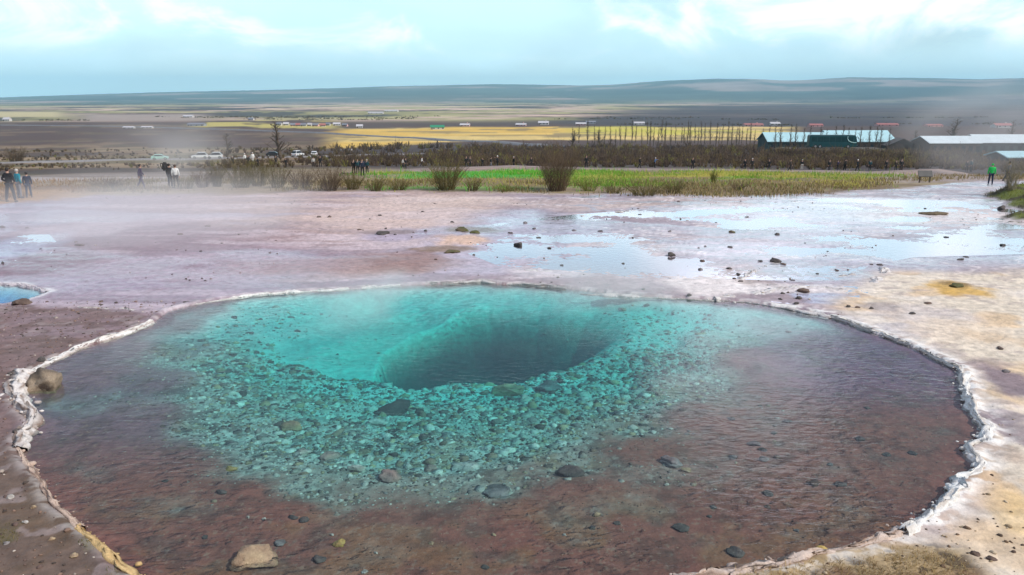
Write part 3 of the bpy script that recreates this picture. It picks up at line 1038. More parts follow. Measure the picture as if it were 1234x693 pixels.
# px, py, width px, tone, height ratio, hand label
STONES = [
    # ---- big ones
    (58, 469, 46, 'rimrock', .62, 'big rough tan brown boulder resting against the left white rim of the pool'),
    (304, 678, 50, 'tan', .42, 'large white and orange rock lying in the brown shallows nearest the camera'),
    (808, 559, 24, 'grey', .35, 'pale grey angular slab lying in the middle of the brown shelf'),
    (826, 568, 13, 'tan', .4, 'small tan stone touching the right end of the pale angular slab'),
    (688, 571, 32, 'dark', .28, 'long dark flat stone at the edge of the turquoise rubble'),
    (707, 571, 9, 'dark', .3, 'little dark chip beside the right end of the long dark flat stone'),
    (409, 656, 15, 'yellowish', .45, 'yellow stone lying alone in the brown shallows near the bottom'),
    (353, 624, 12, 'dark', .35, 'left one of two dark flat stones below the rubble slope'),
    (367, 627, 11, 'dark', .4, 'right one of two dark flat stones below the rubble slope'),
    (384, 675, 16, 'dark', .4, 'dark stone between the large orange rock and the yellow stone, near the bottom'),
    (338, 655, 13, 'grey', .35, 'flat grey stone just above the large white and orange rock'),
    (886, 667, 20, 'dark', .35, 'dark flat stone under shallow water close to the grassy bank'),
    (989, 667, 17, 'yellowish', .7, 'dark block with yellow top standing on the crust of the grassy bank'),
    (1207, 252, 9, 'dark', .6, 'dark rounded boulder on the wet flats beside the mossy bank'),
    (1125, 258, 30, 'mossy', .10, 'long low mossy stone lying on the pale wet flats at right'),
    (1152, 345, 15, 'mossy', .3, 'dark stone in the middle of the orange stain on cream ground'),
    (28, 366, 22, 'brown', .3, 'brown flat rock on the near edge of the small blue pool'),
    (624, 296, 11, 'dark', .55, 'biggest dark stone on the lavender flats straight behind the pool'),
    (461, 282, 16, 'dark', .25, 'thin dark slab on the beige flats left of centre'),
    (556, 278, 18, 'mossy', .3, 'mossy hummock stone above the peach patch behind the pool'),
    (573, 281, 14, 'mossy', .25, 'low mossy stone just right of the mossy hummock stone'),
    (544, 304, 18, 'mossy', .22, 'flat mossy stone below the peach patch behind the pool'),
    (809, 308, 10, 'dark', .5, 'dark lump of stone on the pale crust behind the right part of the pool'),
    (969, 352, 16, 'brown', .3, 'long brown stone on the white crust beside the outflow'),
    (934, 316, 13, 'dark', .5, 'dark pile-like stone at the top edge of the outflow basin'),
    # ---- named stones of the rubble slope
    (477, 494, 38, 'dark', .22, 'wide dark slab under turquoise water just below the deep hole'),
    (350, 516, 26, 'tan', .35, 'tan stone under water at the left of the rubble slope'),
    (455, 512, 24, 'white', .3, 'pale stone under water just below the wide dark slab'),
    (430, 568, 22, 'white', .4, 'white lumpy stone low on the rubble slope, left of the pink one'),
    (470, 577, 28, 'pinkish', .4, 'biggest pinkish stone low on the rubble slope'),
    (394, 552, 26, 'pinkish', .3, 'smaller pinkish stone under water on the left of the rubble slope'),
    (560, 564, 34, 'white', .25, 'long white stone under water right of the big pinkish one'),
    (518, 566, 18, 'pinkish', .4, 'small pink stone touching the long white stone under water'),
    (598, 594, 30, 'grey', .22, 'long grey ridge of stone at the lower edge of the rubble'),
    (362, 549, 22, 'white', .4, 'white stone left of the smaller pinkish stone in the rubble'),
    (612, 474, 36, 'tan', .4, 'tan lumpy rock on the near lip of the deep hole'),
    (662, 470, 30, 'grey', .4, 'grey rock on the near lip of the deep hole'),
    (682, 498, 16, 'tan', .4, 'tan stone under water below the grey lip rock'),
    (278, 566, 14, 'yellowish', .35, 'yellow stone under water at the left edge of the rubble'),
    (268, 594, 13, 'dark', .4, 'dark stone in brown shallows left of the rubble slope'),
]
SMALL = {
    ('pool', 'on the brown shelf of the pool'): [
        (910, 536, 16, 'dark', .25), (918, 542, 13, 'dark', .25), (883, 552, 10, 'grey', .4), (921, 554, 13, 'grey', .4), (936, 552, 9, 'brown', .4),
        (949, 508, 10, 'dark', .3), (932, 522, 8, 'dark', .3), (1013, 584, 14, 'dark', .3), (981, 584, 17, 'brown', .35), (926, 595, 13, 'dark', .25),
        (719, 621, 10, 'tan', .45), (803, 585, 6, 'white', .5), (713, 637, 8, 'dark', .3), (744, 631, 10, 'dark', .3), (855, 623, 6, 'dark', .4),
        (924, 611, 9, 'brown', .3), (819, 636, 22, 'dark', .16), (1036, 530, 11, 'dark', .3), (1068, 548, 9, 'dark', .35), (1100, 547, 9, 'dark', .35), (1045, 492, 8, 'dark', .3),
        (318, 626, 6, 'white', .5), (299, 624, 5, 'white', .5), (247, 648, 9, 'dark', .4), (453, 667, 5, 'white', .6), (400, 645, 5, 'white', .5),
        (200, 580, 9, 'dark', .35), (440, 690, 8, 'white', .4), (520, 655, 7, 'tan', .4), (595, 645, 6, 'tan', .4), (585, 684, 10, 'dark', .3),
        (680, 645, 6, 'white', .4), (1000, 560, 7, 'grey', .35), (880, 505, 10, 'dark', .25), (960, 640, 8, 'grey', .3), (860, 612, 8, 'dark', .3)],
    ('flat', 'on the pale flats beyond the pool'): [
        (878, 324, 10, 'dark', .35), (890, 331, 8, 'dark', .45), (892, 339, 9, 'dark', .4), (885, 336, 6, 'brown', .4), (916, 315, 9, 'dark', .3), (944, 319, 9, 'brown', .4),
        (943, 354, 8, 'dark', .4), (962, 360, 13, 'dark', .4), (960, 366, 9, 'dark', .4), (940, 361, 8, 'dark', .4), (875, 363, 6, 'dark', .5), (1022, 370, 9, 'dark', .45),
        (1033, 371, 10, 'brown', .35), (1050, 372, 8, 'dark', .5), (1060, 319, 10, 'dark', .3), (1050, 319, 6, 'dark', .4), (633, 269, 8, 'grey', .5), (644, 276, 7, 'grey', .45),
        (649, 287, 8, 'dark', .35), (677, 320, 6, 'dark', .5), (692, 278, 7, 'grey', .4), (724, 279, 10, 'dark', .3), (771, 259, 6, 'dark', .4), (807, 279, 6, 'grey', .4),
        (847, 315, 9, 'brown', .4), (844, 325, 8, 'grey', .4), (880, 298, 10, 'dark', .35), (882, 280, 11, 'mossy', .4), (751, 318, 6, 'dark', .4), (753, 324, 5, 'dark', .4),
        (842, 299, 4, 'dark', .5), (850, 297, 4, 'dark', .5), (384, 262, 8, 'brown', .5), (397, 262, 7, 'brown', .5), (458, 260, 7, 'dark', .4), (433, 277, 7, 'brown', .4),
        (465, 276, 6, 'dark', .5), (476, 283, 6, 'dark', .4), (513, 279, 5, 'dark', .6), (545, 268, 7, 'dark', .4), (571, 308, 6, 'dark', .4), (525, 313, 5, 'brown', .4),
        (937, 283, 11, 'dark', .35), (1140, 286, 8, 'grey', .35), (1157, 313, 11, 'dark', .35), (1208, 296, 12, 'dark', .3), (1164, 310, 8, 'dark', .3), (217, 283, 9, 'brown', .5),
        (250, 273, 9, 'brown', .3), (33, 275, 6, 'dark', .4), (3, 274, 10, 'brown', .4), (95, 296, 15, 'brown', .22), (122, 364, 7, 'brown', .4), (615, 281, 8, 'dark', .35), (662, 299, 7, 'dark', .3),
        (1008, 326, 7, 'brown', .4), (985, 330, 6, 'dark', .4), (830, 357, 9, 'dark', .35), (812, 362, 6, 'dark', .4), (775, 356, 7, 'dark', .35), (1115, 252, 6, 'dark', .4), (900, 262, 7, 'dark', .35)],
    ('cream', 'on the cream ground right of the pool'): [
        (1175, 668, 11, 'brown', .45), (1195, 674, 11, 'brown', .4), (1222, 665, 6, 'brown', .4), (1100, 378, 8, 'dark', .3), (1118, 366, 9, 'brown', .3), (1205, 420, 8, 'brown', .3),
        (1212, 448, 9, 'grey', .3)],
    ('left', 'on the brown mud left of the pool'): [
        (12, 600, 8, 'white', .5), (40, 612, 7, 'tan', .5), (30, 630, 8, 'white', .4), (62, 650, 8, 'tan', .5), (20, 520, 9, 'dark', .4), (15, 450, 9, 'dark', .4), (90, 670, 9, 'tan', .4),
        (8, 655, 8, 'grey', .4), (50, 435, 9, 'dark', .6)],
}


def place_stone(px, py, wpx, tone, hr, label, group, seed):
    x, y = gp(px, py)
    for _ in range(4):
        z = H1(x, y)
        x, y = gp(px, py, z)
    z = H1(x, y)
    w = wpx / F_PX * (y * CP + (5 - z) * SP) * (.68 if 'flats' in str(group) else 1.0)
    sx = w / 2
    sy = sx * random.uniform(.75, 1.25)
    sz = max(sx * hr * 1.5, .012)
    cA, cB = TONES[tone]
    nm = 'boulder' if w > .45 and hr > .4 else ('slab' if hr < .26 else 'stone')
    sub = 4 if wpx > 20 else 3
    me = stone_mesh(nm, sx * 1.12, sy, sz, cA, cB, seed, sub)
    o = link(nm, me, STONE_M)
    o.location = (x, y, z + sz * .22)
    o.rotation_euler = (0, 0, random.uniform(-.5, .5))
    tag(o, label, 'rock', group)
    return o


ORD = ['', 'second', 'third', 'fourth', 'fifth', 'sixth', 'seventh', 'eighth', 'ninth', 'tenth', 'eleventh', 'twelfth', 'thirteenth', 'fourteenth',
       'fifteenth', 'sixteenth', 'seventeenth', 'eighteenth', 'nineteenth', 'twentieth']


def ordn(i, n, side='left'):
    other = 'right' if side == 'left' else 'left'
    if n == 1:
        return 'the only one'
    if n == 2:
        return '%s of two' % (side if i == 0 else other)
    if i == 0:
        return side + 'most'
    if i == n - 1:
        return other + 'most'
    if i < 10:
        return ORD[i] + ' from the ' + side
    k = n - 1 - i
    if k < 20:
        return ORD[k] + ' from the ' + other
    k = i - 19
    return 'twentieth-and-%s from the %s' % (ORD[k], side)


sd = 500
for (px, py, w, tone, hr, lab) in STONES:
    grp = 'stones on the rubble slope under water' if 'rubble' in lab or 'under turquoise' in lab or 'lip' in lab else 'larger stones in and around the pool'
    place_stone(px, py, w, tone, hr, lab, grp, sd)
    sd += 1
for (key, where), lst in SMALL.items():
    b = {}
    for s in lst:
        size = 'tiny' if s[2] < 6.5 else ('small' if s[2] < 10 else 'mid-sized')
        shape = 'flat' if s[4] < .36 else 'rounded'
        b.setdefault((size, s[3], shape), []).append(s)
    for (size, tone, shape), L in b.items():
        L.sort(key=lambda s: s[0])
        for i, s in enumerate(L):
            lab = '%s %s %s stone %s, %s' % (size, tone, shape, where, ordn(i, len(L)))
            place_stone(*s, lab, 'stones ' + where, sd)
            sd += 1


# ---- rubble on the slope: one mass of cobbles
def cobbles(name, pts, sizes, cols, sub=1, flatz=.6, jitter=.24):
    V0, F0 = ICO1 if sub == 1 else ICO2
    n = len(pts)
    k = len(V0)
    jit = RNG.normal(0, jitter, (n, k, 3))
    V = V0[None] * (1 + jit)
    sc = np.stack([sizes * RNG.uniform(.7, 1.35, n), sizes * RNG.uniform(.7, 1.2, n), sizes * flatz * RNG.uniform(.5, 1.1, n)], 1)
    V = V * sc[:, None, :]
    a = RNG.uniform(0, 6.28, n)
    ca, sa = np.cos(a)[:, None], np.sin(a)[:, None]
    V = np.stack([V[..., 0] * ca - V[..., 1] * sa, V[..., 0] * sa + V[..., 1] * ca, V[..., 2]], -1)
    V = V + pts[:, None, :]
    Fc = (F0[None] + (np.arange(n) * k)[:, None, None]).reshape(-1, 3)
    cc = np.repeat(cols, k, 0)
    me = np_mesh(name, V.reshape(-1, 3), Fc, colors=cc)
    o = link(name, me, STONE_M)
    tag(o, kind='stuff')
    return o


def build_rubble():
    n = 170000
    x = RNG.uniform(-7.5, 8.5, n)
    y = RNG.uniform(7.5, 19.5, n)
    z, d, d2, D = height(x, y, True)
    g = fbm(x * 1.2, y * 1.2, 5, 121) - .5
    Dn = D + g * .09
    p = sstep(.05, .19, Dn + (fbm(x * 3, y * 3, 3, 127) - .5) * .06) * (1 - sstep(.42, .5, D)) * (1 - .8 * sstep(15, 17, y)) * (d > .2)
    p = np.maximum(p, (d > .25) * .012)
    keep = RNG.uniform(0, 1, n) < p * .55
    x, y, z, D = x[keep], y[keep], z[keep], D[keep]
    n = len(x)
    s = RNG.lognormal(math.log(.018), .72, n)
    s = np.clip(s, .006, .12)
    s = s * (.45 + .55 * sstep(.08, .24, D))
    s = np.where(D < .09, np.minimum(s, .016), s)
    pal = np.array([(.42, .40, .36), (.60, .58, .54), (.66, .64, .58), (.20, .17, .155), (.30, .21, .16), (.11, .095, .085), (.46, .36, .24), (.30, .26, .25)])
    c = pal[RNG.integers(0, len(pal), n)] * RNG.uniform(.8, 1.25, (n, 1))
    tint = (1 - sstep(.07, .18, D))[:, None]
    c = c * (1 - tint * .6) + np.array([.17, .10, .08]) * tint * .6
    sh = D < .09
    c[sh] = np.array([.20, .11, .08]) * RNG.uniform(.3, 2.2, (sh.sum(), 1))
    pts = np.stack([x, y, z - s * .08], 1)
    cobbles('rubble', pts, s, c, 1, .62, .30)


build_rubble()


def build_gravel():
    pts, S, Cc = [], [], []
    # brown mud left, flats, near banks
    n = 9000
    x = RNG.uniform(-13, -4.5, n)
    y = RNG.uniform(6.5, 19, n)
    z, d, d2, D = height(x, y, True)
    k = (d < -.12) & (d2 < -.2) & (RNG.uniform(0, 1, n) < .5)
    pts.append(np.stack([x, y, z + .004], 1)[k])
    S.append(np.clip(RNG.lognormal(math.log(.014), .5, k.sum()), .006, .05))
    pal = np.array([(.15, .10, .085), (.08, .06, .05), (.40, .33, .28), (.25, .16, .12), (.55, .48, .42)])
    Cc.append(pal[RNG.choice(5, k.sum(), p=[.35, .28, .1, .22, .05])])
    n = 16000
    x = RNG.uniform(-22, 26, n)
    y = RNG.uniform(20.5, 41, n)
    z, d, d2, D = height(x, y, True)
    cl = fbm(x * .5, y * .9, 4, 401)
    k = (d < -.12) & (d2 < -.2) & (RNG.uniform(0, 1, n) < sstep(.60, .74, cl) * .18 + .003)
    pts.append(np.stack([x, y, z + .005], 1)[k])
    S.append(np.clip(RNG.lognormal(math.log(.022), .5, k.sum()), .01, .07))
    pal = np.array([(.08, .065, .06), (.16, .12, .10), (.45, .38, .34), (.28, .22, .19)])
    Cc.append(pal[RNG.choice(4, k.sum(), p=[.45, .3, .1, .15])])
    n = 2500
    x = RNG.uniform(2, 8, n)
    y = RNG.uniform(6.3, 20, n)
    z, d, d2, D = height(x, y, True)
    k = (d < -.1) & ((y < 8.6) | (RNG.uniform(0, 1, n) < .12))
    pts.append(np.stack([x, y, z + .004], 1)[k])
    S.append(np.clip(RNG.lognormal(math.log(.015), .5, k.sum()), .006, .05))
    pal = np.array([(.20, .13, .08), (.34, .25, .15), (.55, .45, .32), (.10, .07, .05)])
    Cc.append(pal[RNG.integers(0, 4, k.sum())])
    cobbles('gravel', np.concatenate(pts), np.concatenate(S), np.concatenate(Cc), 1, .7)


build_gravel()


# ================================================================== GRASS AND BRUSH
def blades(name, P, hgt, wid, cols, lean=.5, m=None):
    """tapered three sided blades"""
    n = len(P)
    a = RNG.uniform(0, 6.28, n)
    L = RNG.uniform(0, lean, n) * hgt
    tip = P + np.stack([np.cos(a) * L, np.sin(a) * L, hgt], 1)
    mid = P + np.stack([np.cos(a) * L * .35, np.sin(a) * L * .35, hgt * .6], 1)
    seg1 = np.concatenate([P, mid, wid[:, None], wid[:, None] * .7], 1)
    seg2 = np.concatenate([mid, tip, wid[:, None] * .7, wid[:, None] * .1], 1)
    V, Fq = prisms(np.concatenate([seg1, seg2]))
    cc = np.repeat(np.concatenate([cols, cols]), 6, 0)
    me = np_mesh(name, V, Fq, colors=cc)
    o = link(name, me, m)
    tag(o, kind='stuff')
    return o


GRASS_M = attr_mat('grass_blades', rough=.75, bump=.0, var=.15, vscale=2, spec=.25)


def build_grass():
    # green strip behind the flats
    n = 90000
    y = RNG.uniform(41, 86, n)
    u = RNG.uniform(-.25, .56, n)
    x = u * y
    z, d, d2, D = height(x, y, True)
    B = CX + F_PX * x / (y * CP + (5 - z) * SP)
    h1 = fbm(x * .25, y * .25, 4, 151)
    h2 = fbm(x * .09, y * .16, 4, 152)
    gm = sstep(410, 520, B + (h1 - .5) * 120) * (1 - sstep(1040, 1110, B + (h1 - .5) * 60)) * sstep(41.5, 46, y + (h1 - .5) * 5) * (1 - sstep(72, 84, y + (h1 - .5) * 14))
    k = RNG.uniform(0, 1, n) < gm * (.85 - .75 * sstep(.44, .53, fbm(x * .16 + 2, y * .10, 4, 156)))
    x, y, z, h1, h2, B = x[k], y[k], z[k], h1[k], h2[k], B[k]
    c = mixc(np.tile(np.array([.17, .30, .03]), (len(x), 1)), (.44, .40, .09), sstep(.47, .60, h1 * .6 + h2 * .4))
    c = mixc(c, (.06, .40, .02), sstep(.48, .58, fbm(x * .07 + 8, y * .12, 3, 155)) * (1 - sstep(620, 800, B)) * .85)
    rnd = RNG.uniform(0, 1, len(x))
    c = mixc(c, (.50, .42, .14), (rnd > .85) * .8)
    c = mixc(c, (.16, .11, .05), (rnd < .08) * .8)
    hh = RNG.lognormal(math.log(.12), .55, len(x)) * (.6 + fbm(x * .5, y * .5, 3, 411))
    blades('grass', np.stack([x, y, z - .02], 1), hh, RNG.uniform(.014, .03, len(x)), c, .7, GRASS_M)
    # dry tussocks at the edge of the flats and up the left
    n = 70000
    y = RNG.uniform(36, 62, n)
    x = RNG.uniform(-.72, .72, n) * y
    z, d, d2, D = height(x, y, True)
    B = CX + F_PX * x / (y * CP + (5 - z) * SP)
    cl = fbm(x * .35, y * .35, 4, 421)
    edge = 41.2 + np.interp(B, [0, 120, 430, 560, 700, 880, 1000, 1100, 1180], [-3.2, 0, 1.0, .5, -1, -2.5, -1.0, 6, 12])
    pr = sstep(0, 1.5, y - edge) * (1 - sstep(6, 14, y - edge)) * sstep(.42, .6, cl)
    k = RNG.uniform(0, 1, n) < pr
    x, y, z, B = x[k], y[k], z[k], B[k]
    rnd = RNG.uniform(0, 1, (len(x), 1))
    c = np.where(rnd < .45, np.array([[.22, .155, .07]]), np.where(rnd < .75, np.array([[.34, .27, .13]]), np.array([[.13, .12, .035]])))
    ol = (1 - sstep(70, 140, B))[:, None]
    c = c + (np.array([[.36, .20, .08]]) - c) * ol * .7
    blades('dry_tussock_grass', np.stack([x, y, z - .02], 1), RNG.uniform(.08, .30, len(x)), RNG.uniform(.012, .026, len(x)), c, .7, GRASS_M)
    # moss and grass on the right bank
    n = 16000
    x = RNG.uniform(18, 36, n)
    y = RNG.uniform(30, 52, n)
    z, d, d2, D = height(x, y, True)
    m = np.maximum(poly_sdf(x, y, MOSS) + (fbm(x * .8, y * .8, 3, 44) - .5) * 1.2, poly_sdf(x, y, MOSS2))
    k = m > .05
    x, y, z = x[k], y[k], z[k]
    g = fbm(x * 1.3, y * 1.3, 4, 131)
    c = mixc(np.tile(np.array([.16, .19, .03]), (len(x), 1)), (.08, .065, .03), sstep(.45, .58, g))
    blades('bank_moss', np.stack([x, y, z - .02], 1), RNG.uniform(.04, .18, len(x)), RNG.uniform(.01, .02, len(x)), c, .9, GRASS_M)
    # dead grass on the near bank
    n = 26000
    x = RNG.uniform(1.6, 6.5, n)
    y = RNG.uniform(6.2, 8.6, n)
    z, d, d2, D = height(x, y, True)
    nearp = [gp(*p) for p in [(840, 700), (930, 686), (1010, 674), (1090, 662), (1130, 666), (1170, 674), (1190, 690), (1240, 760), (900, 780)]]
    s = poly_sdf(x, y, nearp)
    cl = fbm(x * 4, y * 4, 3, 431)
    k = (d < -.02) & (RNG.uniform(0, 1, n) < sstep(-.02, .25, s) * sstep(.34, .58, cl) * .9)
    x, y, z = x[k], y[k], z[k]
    rnd = RNG.uniform(0, 1, (len(x), 1))
    c = np.where(rnd < .5, np.array([[.40, .29, .13]]), np.where(rnd < .8, np.array([[.26, .16, .07]]), np.array([[.50, .40, .22]])))
    c = c * (.6 + .8 * fbm(x * 2, y * 2, 3, 433))[:, None]
    blades('dead_grass', np.stack([x, y, z - .01], 1), RNG.uniform(.02, .075, len(x)), RNG.uniform(.0018, .004, len(x)), c, 1.9, GRASS_M)
    # sparse moss on the left near bank
    n = 22000
    x = RNG.uniform(-7.5, -4.2, n)
    y = RNG.uniform(6.3, 9.8, n)
    z, d, d2, D = height(x, y, True)
    g = fbm(x * 1.5, y * 1.5, 4, 115)
    k = (d < -.06) & (RNG.uniform(0, 1, n) < sstep(.48, .62, g) * (1 - sstep(7.9, 8.6, y)) * .7)
    x, y, z = x[k], y[k], z[k]
    rnd = RNG.uniform(0, 1, (len(x), 1))
    c = np.where(rnd < .6, np.array([[.13, .125, .03]]), np.array([[.26, .20, .07]]))
    blades('moss_tufts', np.stack([x, y, z - .004], 1), RNG.uniform(.01, .04, len(x)), RNG.uniform(.0016, .0035, len(x)), c, 1.6, GRASS_M)


build_grass()

BARK = mat('bark_twigs', (.095, .068, .048), .9, .4, 3)
TWIG_M = attr_mat('brush_twigs', rough=.9, bump=0, var=.2, vscale=1.2, spec=.2)


def twig_bush(seed, height_, radius, n_stem, n_sub, thick=.02):
    rs = np.random.default_rng(seed)
    segs = []
    for i in range(n_stem):
        a = rs.uniform(0, 6.283)
        base = np.array([math.cos(a), math.sin(a), 0]) * radius * .3 * rs.uniform(0, 1) ** .5
        sp = rs.uniform(0, 1) ** .6
        h = height_ * rs.uniform(.55, 1.0) * (1 - .25 * sp)
        tip = np.array([math.cos(a) * radius * sp, math.sin(a) * radius * sp, h])
        mid = base * .5 + tip * .45
        mid[2] = h * .55
        mid[:2] += rs.normal(0, radius * .05, 2)
        t0 = thick * rs.uniform(.6, 1.2)
        segs.append([*base, *mid, t0, t0 * .65])
        segs.append([*mid, *tip, t0 * .65, t0 * .25])
        for k in range(n_sub):
            f = rs.uniform(.25, .95)
            p = base + (mid - base) * (f / .5) if f < .5 else mid + (tip - mid) * ((f - .5) / .5)
            a2 = rs.uniform(0, 6.283)
            l = height_ * rs.uniform(.10, .28)
            q = p + np.array([math.cos(a2) * l * .6, math.sin(a2) * l * .6, l * rs.uniform(.35, .95)])
            segs.append([*p, *q, t0 * .4, t0 * .15])
    return np.array(segs)


def bush(px, py, hpx, wpx, label, colr, n_stem=46, n_sub=7, seed=0):
    x, y, z = gpt(px, py)
    dz = y * CP + (5 - z) * SP
    h = hpx / F_PX * dz
    r = wpx / 2 / F_PX * dz
    S = twig_bush(seed + 900, h, r, int(n_stem * 1.8), n_sub, .011 * max(1.0, dz / 45))
    V, Fq = prisms(S)
    cc = np.tile(np.array(colr), (len(V), 1)) * np.repeat(RNG.uniform(.7, 1.35, (len(S), 1)), 6, 0)
    o = link('bare_shrub', np_mesh('bare_shrub', V, Fq, colors=cc), TWIG_M)
    o.location = (x, y, z - .05)
    tag(o, label, 'shrub', 'bare shrubs along the edge of the flats')


BR, OL, YG = (.13, .09, .055), (.14, .115, .045), (.17, .17, .045)
BUSHES = [
    (672, 230, 66, 66, 'big dark bare willow shrub standing in the middle of the green grass', BR, 90, 9),
    (538, 229, 48, 66, 'wide brown bare shrub at the left part of the green grass', OL, 80, 8),
    (290, 226, 42, 56, 'brown bare shrub right of the white jacketed walkers, at the edge of the flats', OL, 60, 7),
    (262, 225, 34, 34, 'low olive shrub just right of the white jacketed walker', OL, 40, 7),
    (335, 226, 34, 44, 'shrub between two taller brown bushes left of centre', OL, 50, 7),
    (398, 230, 36, 50, 'reddish bare shrub left of the dark clothed family group', BR, 60, 7),
    (452, 230, 24, 36, 'low bare shrub in front of the dark clothed family group', OL, 40, 6),
    (570, 230, 22, 34, 'small shrub hugging the right side of the wide brown bare shrub', OL, 36, 6),
    (710, 231, 20, 40, 'low spreading shrub right of the big dark willow shrub', YG, 40, 6),
    (860, 221, 20, 12, 'small green upright bush on the right part of the grass', YG, 26, 7),
    (776, 236, 24, 70, 'low wide tawny bush at the front edge of the grass', OL, 60, 6),
    (812, 233, 22, 50, 'tawny bush beside the low wide one on the grass edge', OL, 50, 6),
    (890, 229, 12, 30, 'little dark heather bush at the front of the right grass', BR, 30, 5),
    (1216, 238, 44, 34, 'thin pale bare bush rising from the mossy bank', (.24, .21, .14), 34, 6),
    (224, 228, 20, 46, 'low dry bush at the feet of the white jacketed walker', OL, 40, 6),
    (312, 224, 36, 50, 'olive bare shrub between the two bushes right of the white jacketed walkers', OL, 50, 7),
    (245, 226, 26, 40, 'low tan shrub touching the right side of the white jacketed walker', BR, 40, 7),
    (365, 227, 30, 56, 'wide brown shrub below the small white car', BR, 60, 7),
    (425, 228, 28, 40, 'olive shrub left of the low one before the family group', OL, 44, 7),
    (480, 229, 18, 44, 'low tawny shrub at the left end of the green grass', OL, 44, 6),
    (612, 231, 12, 40, 'low tawny tuft bush left of the big dark willow shrub', YG, 36, 5),
    (740, 233, 16, 44, 'tawny low bush between the willow shrub and the wide tawny bush', OL, 44, 5),
    (20, 196, 22, 40, 'dark low shrub far behind the people at the left edge', BR, 50, 7),
    (130, 226, 16, 60, 'low brown brush mound left of the walker in the long dark coat', BR, 50, 6),
]
for i, (px, py, h, w, lab, c, a, b) in enumerate(BUSHES):
    bush(px, py, h, w, lab, c, a, b, i)


def build_thicket():
    """brushwood that covers the slope behind the path, far too dense to count"""
    n = 9500
    y = 100 * (3.3 ** RNG.uniform(0, 1, n))
    u = RNG.uniform(-.74, .78, n)
    x = u * y
    z = height(x, y)
    B = CX + F_PX * x / (y * CP + (5 - z) * SP)
    dens = sstep(330, 470, B) * 1.0 + (1 - sstep(330, 470, B)) * .40
    dens *= sstep(.30, .5, fbm(x * .03, y * .04, 4, 441))
    dens *= 1 - .75 * (sstep(100, 118, y) < .5)
    # leave the car track clear
    dens = dens * (1 - ((y > 168) & (y < 190) & (B < 450)) * 1.0)
    k = RNG.uniform(0, 1, n) < dens
    x, y, z, B = x[k], y[k], z[k], B[k]
    hgt = RNG.uniform(.9, 2.6, len(x)) * (.45 + 1.1 * fbm(x * .045, y * .06, 4, 443)) * np.interp(y, [100, 160, 330], [.7, 1.0, 1.5]) * np.where(B < 400, np.where(B < 250, .28, .5), .85)
    ex = RNG.uniform(64, 112, 420)
    ey = RNG.uniform(190, 206, 420)
    x, y = np.concatenate([x, ex]), np.concatenate([y, ey])
    z = np.concatenate([z, height(ex, ey)])
    hgt = np.concatenate([hgt, RNG.uniform(2.0, 3.6, 420)])
    n = len(x)
    T = 12
    ang = RNG.uniform(0, 6.283, (n, T))
    sp = RNG.uniform(.1, 1, (n, T))
    rad = hgt[:, None] * .65 * sp
    hh = hgt[:, None] * RNG.uniform(.45, 1, (n, T)) * (1 - .3 * sp)
    p0 = np.stack([np.repeat(x[:, None], T, 1) + np.cos(ang) * rad * .25, np.repeat(y[:, None], T, 1) + np.sin(ang) * rad * .25, np.repeat(z[:, None] - .1, T, 1)], -1)
    p1 = np.stack([x[:, None] + np.cos(ang) * rad, y[:, None] + np.sin(ang) * rad, z[:, None] + hh], -1)
    th = np.repeat((y * .00042)[:, None], T, 1)
    S = np.concatenate([p0, p1, th[..., None], th[..., None] * .4], -1).reshape(-1, 8)
    # side twigs
    f = RNG.uniform(.4, .9, (len(S), 1))
    q0 = S[:, :3] + (S[:, 3:6] - S[:, :3]) * f
    L = np.linalg.norm(S[:, 3:6] - S[:, :3], axis=1, keepdims=True)
    q1 = q0 + RNG.normal(0, .22, (len(S), 3)) * L + np.array([0, 0, .18]) * L
    S2 = np.concatenate([q0, q1, S[:, 6:7] * .7, S[:, 6:7] * .3], 1)
    SS = np.concatenate([S, S2])
    V, Fq = prisms(SS)
    pal = np.array([(.125, .085, .052), (.09, .062, .045), (.14, .10, .045), (.13, .088, .064), (.075, .053, .04)])
    cb = pal[RNG.integers(0, 5, n)]
    cb[RNG.uniform(0, 1, n) < .06] = (.20, .18, .05)
    cc = np.repeat(cb, T, 0)
    cc = np.concatenate([cc, cc])
    cc = np.repeat(cc, 6, 0)
    o = link('brushwood_thicket', np_mesh('brushwood_thicket', V, Fq, colors=cc), TWIG_M)
    tag(o, kind='stuff')


build_thicket()


